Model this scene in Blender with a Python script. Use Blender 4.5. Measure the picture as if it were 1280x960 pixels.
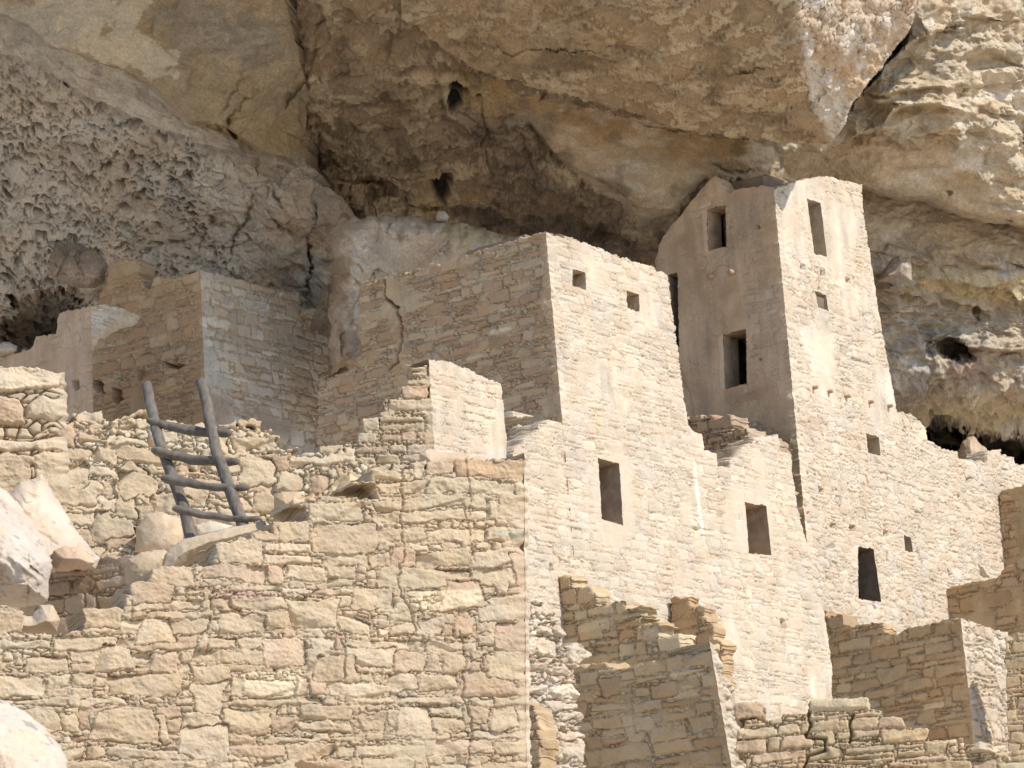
import bpy, math
import numpy as np
from mathutils import Matrix, Vector
f32 = np.float32
scene = bpy.context.scene
for o in list(bpy.data.objects):
    bpy.data.objects.remove(o, do_unlink=True)
COL = scene.collection

# ------------------------------------------------------------------ camera, sky, sun, exposure
F, CX, CY = 3900.0, 640.0, 480.0            # focal length and centre in pixels of a 1280x960 picture
PITCH, ROLL = math.radians(13.5), math.radians(4.0)
fw = np.array([0, math.cos(PITCH), math.sin(PITCH)])
r0 = np.array([1.0, 0, 0]); u0 = np.array([0, -math.sin(PITCH), math.cos(PITCH)])
rt = math.cos(ROLL)*r0 - math.sin(ROLL)*u0
up = math.cos(ROLL)*u0 + math.sin(ROLL)*r0
cam = bpy.data.cameras.new('camera'); cam.sensor_width = 36.0; cam.lens = 36.0*F/1280.0
cam.clip_start = 0.1; cam.clip_end = 3000
camo = bpy.data.objects.new('camera', cam); COL.objects.link(camo)
m = Matrix.Identity(4)
for i in range(3):
    m[i][0] = rt[i]; m[i][1] = up[i]; m[i][2] = -fw[i]
camo.matrix_world = m
scene.camera = camo

SUN_EL, SUN_AZ = math.radians(43), math.radians(31)     # azimuth measured from +x towards the camera (-y)
sd = np.array([math.cos(SUN_AZ)*math.cos(SUN_EL), -math.sin(SUN_AZ)*math.cos(SUN_EL), math.sin(SUN_EL)])
w = bpy.data.worlds.new('World'); scene.world = w; w.use_nodes = True
nt = w.node_tree; bg = nt.nodes['Background']
sky = nt.nodes.new('ShaderNodeTexSky'); sky.sky_type = 'NISHITA'; sky.sun_disc = False
sky.sun_elevation = SUN_EL; sky.sun_rotation = math.atan2(sd[0], sd[1])
sky.altitude = 2000
nt.links.new(sky.outputs[0], bg.inputs[0]); bg.inputs[1].default_value = 0.15
sl = bpy.data.lights.new('sun', 'SUN'); sl.energy = 3.25; sl.angle = math.radians(0.53); sl.color = (1.0, 0.955, 0.88)
slo = bpy.data.objects.new('sun', sl); COL.objects.link(slo)
slo.rotation_euler = Vector(sd).to_track_quat('Z', 'Y').to_euler(); slo.location = (20, 0, 40)
vs = scene.view_settings
scene.display_settings.display_device = 'sRGB'
vs.view_transform = 'Standard'; vs.look = 'None'; vs.gamma = 1.0; vs.use_curve_mapping = False
vs.exposure = 0.64
scene.cycles.max_bounces = 6; scene.cycles.diffuse_bounces = 5
scene.cycles.use_denoising = True

# ------------------------------------------------------------------ noise
def _hash(ix, iy, iz, s):
    with np.errstate(over='ignore'):
        h = ix.astype(np.uint32)*np.uint32(374761393) + iy.astype(np.uint32)*np.uint32(668265263) \
            + iz.astype(np.uint32)*np.uint32(2246822519) + np.uint32((s*3266489917) & 0xffffffff)
        h = (h ^ (h >> np.uint32(13)))*np.uint32(1274126177)
        h = (h ^ (h >> np.uint32(15)))*np.uint32(2246822519)
        return h ^ (h >> np.uint32(16))
def noise(x, y, z=0.0, s=0):
    x = np.asarray(x, f32); y = np.asarray(y, f32); z = np.asarray(z, f32)
    x, y, z = np.broadcast_arrays(x, y, z)
    fx, fy, fz = np.floor(x), np.floor(y), np.floor(z)
    ix, iy, iz = fx.astype(np.int32), fy.astype(np.int32), fz.astype(np.int32)
    x = x-fx; y = y-fy; z = z-fz
    q = lambda t: t*t*t*(t*(t*6-15)+10)
    a, b, c = q(x), q(y), q(z)
    out = 0
    for dx in (0, 1):
        for dy in (0, 1):
            for dz in (0, 1):
                h = _hash(ix+dx, iy+dy, iz+dz, s)
                gx = (h & np.uint32(255)).astype(f32)/127.5-1
                gy = ((h >> np.uint32(8)) & np.uint32(255)).astype(f32)/127.5-1
                gz = ((h >> np.uint32(16)) & np.uint32(255)).astype(f32)/127.5-1
                d = gx*(x-dx)+gy*(y-dy)+gz*(z-dz)
                out = out + d*(a if dx else 1-a)*(b if dy else 1-b)*(c if dz else 1-c)
    return out*1.4
def fbm(x, y, z=0.0, o=4, s=0, g=0.5, l=2.07):
    t = 0; a = 1.0; k = 1.0
    for i in range(o):
        t = t + a*noise(np.asarray(x, f32)*k, np.asarray(y, f32)*k, np.asarray(z, f32)*k, s+i*17)
        a *= g; k *= l
    return t
def ridged(x, y, z=0.0, o=4, s=0, g=0.5):
    t = 0; a = 1.0; k = 1.0
    for i in range(o):
        t = t + a*(1-2.2*np.abs(noise(np.asarray(x, f32)*k, np.asarray(y, f32)*k, np.asarray(z, f32)*k, s+i*17)))
        a *= g; k *= 2.1
    return t
def cell(x, y, s=0, jit=0.9):
    """two nearest feature distances and an id value (0..1) of jittered cells"""
    x = np.asarray(x, f32); y = np.asarray(y, f32)
    fx, fy = np.floor(x), np.floor(y)
    ix, iy = fx.astype(np.int32), fy.astype(np.int32)
    f1 = np.full(x.shape, 9, f32); f2 = f1.copy(); idv = np.zeros(x.shape, f32)
    for dx in (-1, 0, 1):
        for dy in (-1, 0, 1):
            h = _hash(ix+dx, iy+dy, np.zeros_like(ix), s)
            px = fx+dx+.5+((h & np.uint32(1023)).astype(f32)/1023-.5)*jit
            py = fy+dy+.5+(((h >> np.uint32(10)) & np.uint32(1023)).astype(f32)/1023-.5)*jit
            d = np.sqrt((x-px)**2+(y-py)**2)
            v = ((h >> np.uint32(20)) & np.uint32(1023)).astype(f32)/1023
            n = d < f1
            f2 = np.where(n, f1, np.minimum(f2, d)); idv = np.where(n, v, idv); f1 = np.where(n, d, f1)
    return f1, f2, idv
def facets(x, y, s=0, jit=.95):
    """broken rock: every cell is a plane with its own tilt and its own level (about -1..1)"""
    x = np.asarray(x, f32); y = np.asarray(y, f32); fx, fy = np.floor(x), np.floor(y)
    ix, iy = fx.astype(np.int32), fy.astype(np.int32); f1 = np.full(x.shape, 9, f32); out = np.zeros(x.shape, f32)
    for dx in (-1, 0, 1):
        for dy in (-1, 0, 1):
            h = _hash(ix+dx, iy+dy, np.zeros_like(ix), s); g = _hash(ix+dx, iy+dy, np.zeros_like(ix), s+99)
            u = lambda q, k: ((q >> np.uint32(k)) & np.uint32(1023)).astype(f32)/1023-.5
            px = x-(fx+dx+.5+u(h, 0)*jit); py = y-(fy+dy+.5+u(h, 10)*jit); d = px*px+py*py
            n = d < f1; f1 = np.where(n, d, f1); out = np.where(n, px*u(g, 0)*2.2+py*u(g, 10)*2.2+u(h, 20)*.9, out)
    return out
def sst(a, b, x):
    t = np.clip((x-a)/(b-a), 0, 1); return t*t*(3-2*t)
def mix(a, b, t):
    return a+(b-a)*t
def mixc(a, b, t):
    return a+(np.asarray(b, f32)-a)*t[..., None]

# ------------------------------------------------------------------ geometry helpers
def ray(x, y):
    x = np.asarray(x, float); y = np.asarray(y, float)
    return fw*F + (x-CX)[..., None]*rt - (y-CY)[..., None]*up
def P(x, y, Y):                                  # the point at picture place x, y and distance Y
    d = ray(x, y); return d*(np.asarray(Y, float)/d[..., 1])[..., None]
def pix(p):
    p = np.asarray(p, float); k = p@fw
    return CX+F*(p@rt)/k, CY-F*(p@up)/k
def inside(poly, x, y):
    r = np.zeros(x.shape, bool); n = len(poly)
    for i in range(n):
        x1, y1 = poly[i]; x2, y2 = poly[(i+1) % n]
        if y1 == y2: continue
        c = ((y1 > y) != (y2 > y)) & (x < (x2-x1)*(y-y1)/(y2-y1)+x1)
        r ^= c
    return r
def polydist(pts, x, y, closed=False):
    """distance to a polyline, signed side (+ = left of the walking direction seen with y up), and place along it 0..1"""
    best = np.full(x.shape, 1e9, f32); side = np.zeros(x.shape, f32); along = np.zeros(x.shape, f32)
    pts = [tuple(p) for p in pts]
    if closed: pts = pts+[pts[0]]
    L = [math.hypot(b[0]-a[0], b[1]-a[1]) for a, b in zip(pts, pts[1:])]; tot = sum(L); s = 0
    for (a, b), l in zip(zip(pts, pts[1:]), L):
        if l < 1e-9: continue
        ex, ey = (b[0]-a[0])/l, (b[1]-a[1])/l
        t = np.clip((x-a[0])*ex+(y-a[1])*ey, 0, l)
        dx = x-a[0]-t*ex; dy = y-a[1]-t*ey
        d = np.hypot(dx, dy); n = d < best
        best = np.where(n, d, best); side = np.where(n, np.sign(ex*dy-ey*dx), side); along = np.where(n, (s+t)/tot, along)
        s += l
    return best, side, along

def props(o, label=None, cat=None, group=None, kind=None):
    if label: o['label'] = label
    if cat: o['category'] = cat
    if group: o['group'] = group
    if kind: o['kind'] = kind
    return o
def thing(name, label, cat, loc=(0, 0, 0), group=None):
    o = bpy.data.objects.new(name, None); COL.objects.link(o); o.location = [float(v) for v in loc]
    o.empty_display_size = .3
    return props(o, label, cat, group)
def link(name, verts, quads, colors, mat, parent=None, smooth=True, tris=None):
    me = bpy.data.meshes.new(name)
    verts = np.asarray(verts, f32); quads = np.asarray(quads, np.int32)
    if parent is not None: verts = verts-np.array(parent.location, f32)
    n = len(quads); me.vertices.add(len(verts)); me.vertices.foreach_set('co', verts.ravel())
    me.loops.add(n*4); me.loops.foreach_set('vertex_index', quads.ravel())
    me.polygons.add(n); me.polygons.foreach_set('loop_start', np.arange(0, n*4, 4, dtype=np.int32))
    me.polygons.foreach_set('use_smooth', np.full(n, smooth))
    me.update(calc_edges=True)
    if colors is not None:
        a = me.attributes.new('Col', 'FLOAT_COLOR', 'POINT')
        c = np.ones((len(verts), 4), f32); c[:, :3] = colors
        a.data.foreach_set('color', c.ravel())
    me.materials.append(mat)
    o = bpy.data.objects.new(name, me); COL.objects.link(o)
    if parent is not None: o.parent = parent
    return o
def sheet(name, Pg, mask, col, mat, parent=None, back=None, thick=0.3, layers=5, skip=None, jit=0.012, seed=3, edgecol=None):
    """a grid of points as one surface; where the mask ends it turns back along `back` so that it has real thickness"""
    ny, nx = mask.shape
    K = mask[:-1, :-1] & mask[1:, :-1] & mask[:-1, 1:] & mask[1:, 1:]
    idx = np.arange(ny*nx).reshape(ny, nx)
    q = np.stack([idx[:-1, :-1][K], idx[:-1, 1:][K], idx[1:, 1:][K], idx[1:, :-1][K]], 1)
    V = Pg.reshape(-1, 3); C = col.reshape(-1, 3)
    extraV = []; extraC = []; quads = [q]; base = ny*nx
    if back is not None:
        Kp = np.pad(K, 1)
        e = []
        for (dy, dx, a, b) in ((-1, 0, (0, 1), (0, 0)), (1, 0, (1, 0), (1, 1)), (0, -1, (0, 0), (1, 0)), (0, 1, (1, 1), (0, 1))):
            nb = Kp[1+dy:ny+dy, 1+dx:nx+dx]
            yy, xx = np.nonzero(K & ~nb)
            e.append(np.stack([idx[yy+a[0], xx+a[1]], idx[yy+b[0], xx+b[1]]], 1))
        e = np.concatenate(e)
        if skip is not None:
            s = skip.reshape(-1); e = e[~(s[e[:, 0]] & s[e[:, 1]])]
        if len(e):
            uq, inv = np.unique(e, return_inverse=True); inv = inv.reshape(e.shape)
            bk = np.asarray(back); bk = bk[None] if bk.ndim == 1 else bk.reshape(-1, 3)[uq]
            prev = uq
            for k in range(1, layers+1):
                p = V[uq]+bk*(thick*k/layers)
                n3 = np.stack([noise(p[:, 0]*7, p[:, 1]*7, p[:, 2]*7, seed+j)*jit*2 for j in range(3)], 1)
                extraV.append(p+n3)
                c = C[uq] if edgecol is None else mixc(C[uq], edgecol, np.full(len(uq), min(1, k*.5), f32))
                extraC.append(c*(0.95+.15*noise(p[:, 0]*5, p[:, 1]*5, p[:, 2]*5, 9))[:, None])
                cur = base+np.arange(len(uq)); base += len(uq)
                quads.append(np.stack([prev[inv[:, 0]], prev[inv[:, 1]], cur[inv[:, 1]], cur[inv[:, 0]]], 1))
                prev = cur
    V = np.concatenate([V]+extraV); C = np.concatenate([C]+extraC); Q = np.concatenate(quads)
    used, inv = np.unique(Q, return_inverse=True)
    return link(name, V[used], inv.reshape(Q.shape), C[used], mat, parent)

# ------------------------------------------------------------------ materials
def rock_mat(name, vs_=6.0, var=0.16, bump=0.6, bs=22.0, bd=0.02, rough=0.95, fv=.15):
    m = bpy.data.materials.new(name); m.use_nodes = True; t = m.node_tree; N = t.nodes
    b = N['Principled BSDF']; b.inputs['Roughness'].default_value = rough
    b.inputs['Specular IOR Level'].default_value = 0.15
    at = N.new('ShaderNodeAttribute'); at.attribute_name = 'Col'
    geo = N.new('ShaderNodeNewGeometry')
    def nz(scale, det, rgh, dist=0.0, vec=None):
        n = N.new('ShaderNodeTexNoise'); n.inputs['Scale'].default_value = scale; n.inputs['Detail'].default_value = det
        n.inputs['Roughness'].default_value = rgh; n.inputs['Distortion'].default_value = dist
        t.links.new(vec or geo.outputs['Position'], n.inputs['Vector']); return n
    n1 = nz(vs_, 6, .65, .4); n2 = nz(bs, 8, .72)
    mr = N.new('ShaderNodeMapRange'); mr.inputs[1].default_value = .25; mr.inputs[2].default_value = .75
    mr.inputs[3].default_value = 1-var; mr.inputs[4].default_value = 1+var
    t.links.new(n1.outputs[0], mr.inputs[0])
    n3 = nz(bs*2.3, 5, .7)
    mr2 = N.new('ShaderNodeMapRange'); mr2.inputs[1].default_value = .3; mr2.inputs[2].default_value = .7
    mr2.inputs[3].default_value = 1-fv; mr2.inputs[4].default_value = 1+fv
    t.links.new(n3.outputs[0], mr2.inputs[0])
    mm = N.new('ShaderNodeMath'); mm.operation = 'MULTIPLY'; t.links.new(mr.outputs[0], mm.inputs[0]); t.links.new(mr2.outputs[0], mm.inputs[1])
    sc = N.new('ShaderNodeVectorMath'); sc.operation = 'SCALE'
    t.links.new(at.outputs['Color'], sc.inputs[0]); t.links.new(mm.outputs[0], sc.inputs['Scale'])
    # slow hue drift between warmer and greyer rock
    n4 = nz(vs_*.35, 3, .5)
    cr = N.new('ShaderNodeValToRGB'); cr.color_ramp.elements[0].position = .35; cr.color_ramp.elements[1].position = .65
    cr.color_ramp.elements[0].color = (1.03, .99, .94, 1); cr.color_ramp.elements[1].color = (.98, 1.0, 1.03, 1)
    t.links.new(n4.outputs[0], cr.inputs[0])
    mu = N.new('ShaderNodeVectorMath'); mu.operation = 'MULTIPLY'
    t.links.new(sc.outputs[0], mu.inputs[0]); t.links.new(cr.outputs[0], mu.inputs[1])
    t.links.new(mu.outputs[0], b.inputs['Base Color'])
    bp = N.new('ShaderNodeBump'); bp.inputs['Strength'].default_value = bump; bp.inputs['Distance'].default_value = bd
    t.links.new(n2.outputs[0], bp.inputs['Height']); t.links.new(bp.outputs[0], b.inputs['Normal'])
    return m
M_near = rock_mat('near_sandstone', 9, .10, .8, 40, .010, fv=.14)
M_mid = rock_mat('mid_sandstone', 6, .10, .8, 24, .018, fv=.14)
M_plaster = rock_mat('mud_plaster', 3, .14, .7, 18, .018, fv=.14)
M_cliff = rock_mat('cliff_sandstone', 3.0, .22, .85, 12, .07, fv=.22)
M_wood = rock_mat('grey_wood', 14, .22, .6, 60, .004, .8)
M_ground = rock_mat('dusty_ground', .8, .15, .7, 5, .05)

# ------------------------------------------------------------------ masonry
PAL = {  # stone tones; lit and shaded faces of one building take different sets
 'cream': [(.505, .417, .312), (.525, .437, .33), (.482, .39, .288), (.54, .455, .35), (.50, .402, .308), (.515, .427, .322)],
 'near':  [(.462, .36, .238), (.475, .372, .25), (.445, .338, .222), (.49, .388, .268), (.450, .33, .222), (.465, .366, .244)],
 'warm':  [(.49, .372, .225), (.515, .395, .245), (.465, .34, .20), (.535, .42, .27), (.48, .345, .22)],
 'gold':  [(.445, .315, .182), (.47, .34, .20), (.42, .285, .162), (.49, .365, .225), (.435, .30, .178)],  # darker set for low walls out of the sun, shade in the tone
 'brown': [(.415, .292, .182), (.44, .318, .20), (.385, .262, .16), (.46, .34, .225), (.40, .27, .172)],  # shaded counterpart of the cream stone; the darkening is painted
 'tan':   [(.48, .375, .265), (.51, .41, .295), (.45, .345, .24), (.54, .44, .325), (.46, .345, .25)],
 'grey':  [(.545, .465, .365), (.575, .495, .39), (.51, .425, .33), (.62, .555, .46), (.53, .44, .34)],  # lifted for faces that catch sky light, brightness put into the colour
 'red':   [(.41, .30, .195), (.44, .325, .215), (.38, .265, .175), (.46, .35, .245)],
}
def masonry(U, V, st, seed):
    """height (m, outwards), colour, stone id, centres of the stones of a wall, from a bed-by-bed layout of single stones"""
    rng = np.random.default_rng(seed)
    ny, nx = U.shape; du = abs(U[0, 1]-U[0, 0]) if nx > 1 else .01; dv = V[1, 0]-V[0, 0]
    ch = st.get('ch', .14); asp = st.get('asp', 2.4); gap = st.get('gap', .012); prot = st.get('prot', .025)
    wob = st.get('wob', .25)*ch; rough = st.get('rough', .006); edge = st.get('edge', .02)
    pal = np.array(PAL[st.get('pal', 'cream')], f32); mort = np.array(st.get('mort', pal.mean(0)*.9), f32)
    chink = st.get('chink', .35); peb = st.get('peb', .05); rot = st.get('rot', .03); crn = st.get('crn', .4)
    Uw = (U+wob*.8*noise(U*.9, V*1.3, 3.1, seed)+st.get('wp', .25)*ch*noise(U*5, V*5, 1.7, seed+2)).astype(f32)
    Vw = (V+wob*1.6*noise(U*.55, V*.7, 5.2, seed+1)+wob*.5*noise(U*2.6, V*3, 5.2, seed+3)).astype(f32)
    en = (fbm(U/ch*1.6, V/ch*1.6, .3, 3, seed+5)*st.get('ragged', .12)*ch).astype(f32)
    # small stones fill everything first
    f1, f2, pid = cell(Uw/(peb*1.5)+.3*en/peb, Vw/peb, seed+7)
    pe = np.clip((f2-f1-.06)/.45, 0, 1)
    Hh = prot*(st.get('pebh', .62)*np.sqrt(1-(1-pe)**2)-.55*(pe <= 0.0))+prot*.25*(pid-.5)
    Cc = mort[None, None]*(0.86+.28*pid[..., None])
    ID = np.full(U.shape, -1, np.int32); E = np.full(U.shape, 9, f32)
    u_lo, u_hi = U.min()-.5, U.max()+.5; v_lo, v_hi = V.min()-.4, V.max()+.4
    cen = []; pad = wob*2.6+.1*ch
    def put(uc, vc, hw, hh, force=False):
        if hh < .008 or hw < .012: return
        i0 = int((uc-hw-pad-U[0, 0])/du); i1 = int((uc+hw+pad-U[0, 0])/du)+2
        j0 = int((vc-hh-pad-V[0, 0])/dv); j1 = int((vc+hh+pad-V[0, 0])/dv)+2
        i0 = max(i0, 0); j0 = max(j0, 0); i1 = min(i1, nx); j1 = min(j1, ny)
        if i1 <= i0 or j1 <= j0: return
        x = Uw[j0:j1, i0:i1]-uc; y = Vw[j0:j1, i0:i1]-vc
        a_ = rng.normal(0, rot); x, y = x+a_*y, y-a_*x
        y = y*(1+rng.uniform(-.28, .28)*st.get('tap', 1)*x/hw*.6)+rng.uniform(-.1, .1)*hh*np.sin(x/hw*2.2+rng.uniform(0, 6))
        x = x*(1+rng.uniform(-.3, .3)*st.get('tap', 1)*y/max(hw, hh))
        r = crn*min(hw, hh)*rng.uniform(.5, 1.3)
        qx = np.abs(x)-(hw-r); qy = np.abs(y)-(hh-r)
        d = r-np.hypot(np.maximum(qx, 0), np.maximum(qy, 0))-np.minimum(np.maximum(qx, qy), 0)+en[j0:j1, i0:i1]
        e = edge*rng.uniform(.6, 1.4)
        p = np.clip(d/e, 0, 1); p = np.sqrt(np.maximum(1-(1-p)**2, 0))
        hs = prot*rng.uniform(.6, 1.25)
        base = st.get('base', -.55)*prot
        hv = base+(hs-base)*p+(x/hw*rng.normal(0, .22)+y/hh*rng.normal(0, .25))*prot*p
        # one or two chipped facets on the face of the stone
        for _ in range(2):
            th = rng.uniform(0, 6.28); off = rng.uniform(.1, .9)*hw*.8
            hv = hv-np.clip((x*math.cos(th)+y*math.sin(th)*hw/hh*.8)-off, 0, .08)*rng.uniform(0, .35)*st.get('facet', 1)
        s = d > 0
        sub = Hh[j0:j1, i0:i1]; t = s & ((ID[j0:j1, i0:i1] < 0) | (hv > sub) | force)
        sub[t] = hv[t]; E[j0:j1, i0:i1][t] = d[t]
        c = pal[rng.integers(len(pal))]*rng.uniform(1-st.get('cv', .10), 1+st.get('cv', .10))
        if rng.random() < st.get('odd', .04): c = c*np.array(((1.14, 1.16, 1.2), (.90, .85, .86), (.97, .88, .83))[rng.integers(3)])
        Cc[j0:j1, i0:i1][t] = c
        ID[j0:j1, i0:i1][t] = len(cen)
        cen.append((uc, vc))
    v = v_lo
    while v < v_hi:
        thin = rng.random() < st.get('thinp', .22)
        h = ch*(rng.uniform(.38, .6) if thin else rng.uniform(.8, 1.45))
        u = u_lo-rng.random()*ch
        while u < u_hi:
            wd = ch*asp*float(np.exp(rng.normal(0, st.get('wvar', .42))))*(0.8 if thin else 1)
            wd = min(max(wd, .5*ch), 5.2*ch)
            if rng.random() < chink*.3:
                cw = rng.uniform(.3, .7)*ch; yv = v
                while yv < v+h-.02:
                    hs_ = cw*rng.uniform(.45, 1.1); put(u+cw/2, yv+hs_/2, (cw-gap)/2, (hs_-gap)/2); yv += hs_
                u += cw; continue
            if h > .85*ch and rng.random() < st.get('split', .22):
                k = rng.uniform(.35, .65)
                rects = [(v, v+h*k-gap*.5), (v+h*k+gap*.5, v+h)]
            else:
                lo, hi = v, v+h
                if rng.random() < chink:
                    cut = h*rng.uniform(.16, .36); hi -= cut; xs = u
                    while xs < u+wd:
                        ws_ = cut*rng.uniform(.8, 2.6); put(xs+ws_/2, hi+cut/2, (ws_-gap)/2, (cut-gap*.6)/2); xs += ws_
                elif rng.random() < chink*.5: lo += h*rng.uniform(.12, .3)
                rects = [(lo, hi)]
            for (a, b) in rects: put(u+wd/2, (a+b)/2, (wd-gap)/2, (b-a-gap)/2)
            u += wd+gap*rng.uniform(-.3, .6)
        v += h+gap*rng.uniform(-.2, .5)
    for _ in range(int((u_hi-u_lo)*(v_hi-v_lo)/ch/ch/asp*st.get('big', .08))):
        put(rng.uniform(u_lo, u_hi), rng.uniform(v_lo, v_hi), ch*asp*rng.uniform(.35, .75), ch*rng.uniform(.5, .85), True)
    cen = np.array(cen) if cen else np.zeros((1, 2))
    gw = st.get('gw', .008); gm = sst(-.3, .3, noise(U*3.3, V*4.1, 6, seed+61)+st.get('gbias', .05))
    gr = np.exp(-(E/gw)**2)*gm; Hh = Hh-st.get('groove', .012)*gr
    # weathered faces: broad facets and grain; harder grain on the stones than in the joints
    k = np.where(ID >= 0, 1, .5)
    sh = (np.where(ID >= 0, ID, 0) % 97).astype(f32)*3.7
    Hh = Hh+k*(rough*2.0*fbm(U*5+sh, V*7, sh, 4, seed+9, .45)+rough*.42*ridged(U*20, V*25, sh, 3, seed+11))
    pl = st.get('plaster', 0)
    if pl:
        mk = sst(-.12, .12, fbm(U*.9, V*.8, 2.2, 4, seed+21)*.55+(pl-.5))
        if 'plfn' in st: mk = st['plfn'](U, V, mk)
        a, b, _ = cell(U*4.2+.5*noise(U*6, V*6, 0, 5), V*4.8+.5*noise(U*6, V*6, 4, 6), seed+23)
        crk = 1-sst(.0, .045, b-a)
        crk = crk*sst(-.15, .25, noise(U*1.1, V*1.1, 8, seed+25))
        hp = prot*.72+rough*1.2*fbm(U*3, V*3, 0, 4, seed+27)-.012*crk
        Hh = mix(Hh, hp, mk)
        pc = np.array(st.get('plcol', mort), f32)
        st_ = 1+.22*fbm(U*5, V*.7, 3, 4, seed+33)+.15*fbm(U*1.3, V*1.3, 5, 5, seed+35)
        Cc = mixc(Cc, pc, mk*.85)*(1+(st_-1)*mk)[..., None]*(1-.25*(crk*mk))[..., None]
    Cc = Cc*(1+.10*fbm(U*1.3, V*1.3, 7, 3, seed+31))[..., None]
    return Hh.astype(f32), Cc.astype(f32), ID, cen

class Face:
    """a wall plane: corner line C + v*e, horizontal direction d, outward normal n"""
    def __init__(s, top, bot, Y, d, batter=0.02):
        s.C = P(bot[0], bot[1], Y)
        t = ray(*top); dz = (t[2]/t[1]*Y-s.C[2])
        T = P(top[0], top[1], Y+dz*batter)
        s.e = (T-s.C)/np.linalg.norm(T-s.C)
        s.set(d)
    def set(s, d):
        s.d = np.array([d[0], d[1], 0.0]); s.d /= np.linalg.norm(s.d)
        n = np.cross(s.d, s.e); n /= np.linalg.norm(n)
        if n@s.C > 0: n = -n                      # faces the camera
        s.n = n; s.M = np.linalg.inv(np.stack([s.d, s.e, s.n], 1))
    def other(s, d):
        import copy
        o = copy.copy(s); o.set(d); return o
    def uv(s, x, y, off=0.0):
        r = ray(x, y); a = r@s.n; t = ((s.C+s.n*off)@s.n)/a
        p = (r*t[..., None]-s.C)@s.M.T
        return p[..., 0], p[..., 1]
    def pt(s, u, v, h=0.0):
        return s.C+np.asarray(u)[..., None]*s.d+np.asarray(v)[..., None]*s.e+np.asarray(h)[..., None]*s.n

def poly_uv(face, px):
    a = np.array(px, float); u, v = face.uv(a[:, 0], a[:, 1]); return list(zip(u, v))
LIGHTWIN = []
def wall(face, outline, st, seed, res, mat, parent, name='wall', thick=.38, corner=None, corner_v=None, rag=True, holes=(), pits=(),
         cracks=(), jag=.03, bend=0.0, layers=5, patches=()):
    poly = poly_uv(face, outline)
    pu = [p[0] for p in poly]; pv = [p[1] for p in poly]
    lo = math.floor(min(pu)/res)-1; hi = math.ceil(max(pu)/res)+1
    if corner == '+': lo = 0 if corner_v is None else lo
    u = np.arange(lo, hi+1)*res
    v = np.arange(min(pv)-res, max(pv)+.12+res, res)
    U, V = np.meshgrid(u, v)
    H, C, ID, cen = masonry(U, V, st, seed)
    jn = jag*fbm(U*7, V*7, 0, 3, seed+41); jm = jag*fbm(U*7, V*7, 9, 3, seed+43)
    ins = inside(poly, U+jn, V+jm)
    if rag:
        ci = inside(poly, cen[:, 0]+0*cen[:, 1], cen[:, 1])
        low = inside(poly, U, V+.5)                         # far below the top, cut on the line
        k = np.where(ID >= 0, ci[np.maximum(ID, 0)], ins & inside(poly, U, V+.03))
        mask = np.where(low, ins, k)
    else: mask = ins
    skip = np.zeros(U.shape, bool)
    if corner:
        cz = np.ones(U.shape, bool) if corner_v is None else V > corner_v
        mask &= ~(cz & (U < -res*.5))
        skip = cz & (np.abs(U) < res*.6)
    for hl in holes:
        hp = poly_uv(face, hl)
        mask &= ~inside(hp, U+jn*.45, V+jm*.45)
        dd, _, _ = polydist(hp, U, V, True)
        skip |= dd < .07
        H = np.where(dd < .05, mix(H, st.get('prot', .025)*.75+.004*noise(U*20, V*20, 0, 3), 1-dd/.05), H)
    for pt_, dep in pits:
        hp = poly_uv(face, pt_); i = inside(hp, U+jn*.5, V+jm*.5); H = np.where(i, -dep, H)
    for cr, wd, dep in cracks:
        cu = poly_uv(face, cr); dd, _, _ = polydist(cu, U+.03*noise(U*9, V*9, 0, 7)+.015*noise(U*30, V*30, 0, 8), V)
        H = H-dep*np.exp(-(dd/wd)**2)
    for pp, colr, dh in patches:
        hp = poly_uv(face, pp); dd, sd_, _ = polydist(hp, U, V, True)
        wv_ = 1 if dh >= 0 else 4
        i = inside(hp, U+jn*.8*wv_, V+jm*.8*wv_); k = i*sst(0, .03 if dh >= 0 else .35, dd*(1 if dh >= 0 else 1+1.2*noise(U*2.5, V*2.5, 0, 6)))
        if dh < 0: k = k*sst(-.6, .1, fbm(U*1.7, V*1.7, 0, 4, 8)+.25)
        C = mixc(C, colr, k*.85)
        H = H+dh*k if dh >= 0 else mix(H, st.get('prot', .025)*.9+.005*fbm(U*6, V*6, 0, 3, 5), k)
    if corner:
        wv = np.where(cz & (U >= -res), np.clip(1-U/.14, 0, 1), 0); wv = wv*wv*(3-2*wv)
        cj = .035*noise(V*5.5, 0, 0, 77)+.028*noise(V*17, 0, 0, 78)+.4*st.get('prot', .025)
        n2 = np.array([-face.d[0], -face.d[1], 0])
        Pg = face.C+U[..., None]*face.d+V[..., None]*face.e+(mix(H, cj, wv))[..., None]*face.n+(wv*cj)[..., None]*n2
    else:
        Pg = face.pt(U, V, H)
    if bend: Pg = Pg+(bend*(U-bend*0)**2)[..., None]*face.n
    o = sheet(name, Pg, mask, C, mat, parent, -face.n, thick, layers, skip, jit=.02, seed=seed)
    return o

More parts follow.
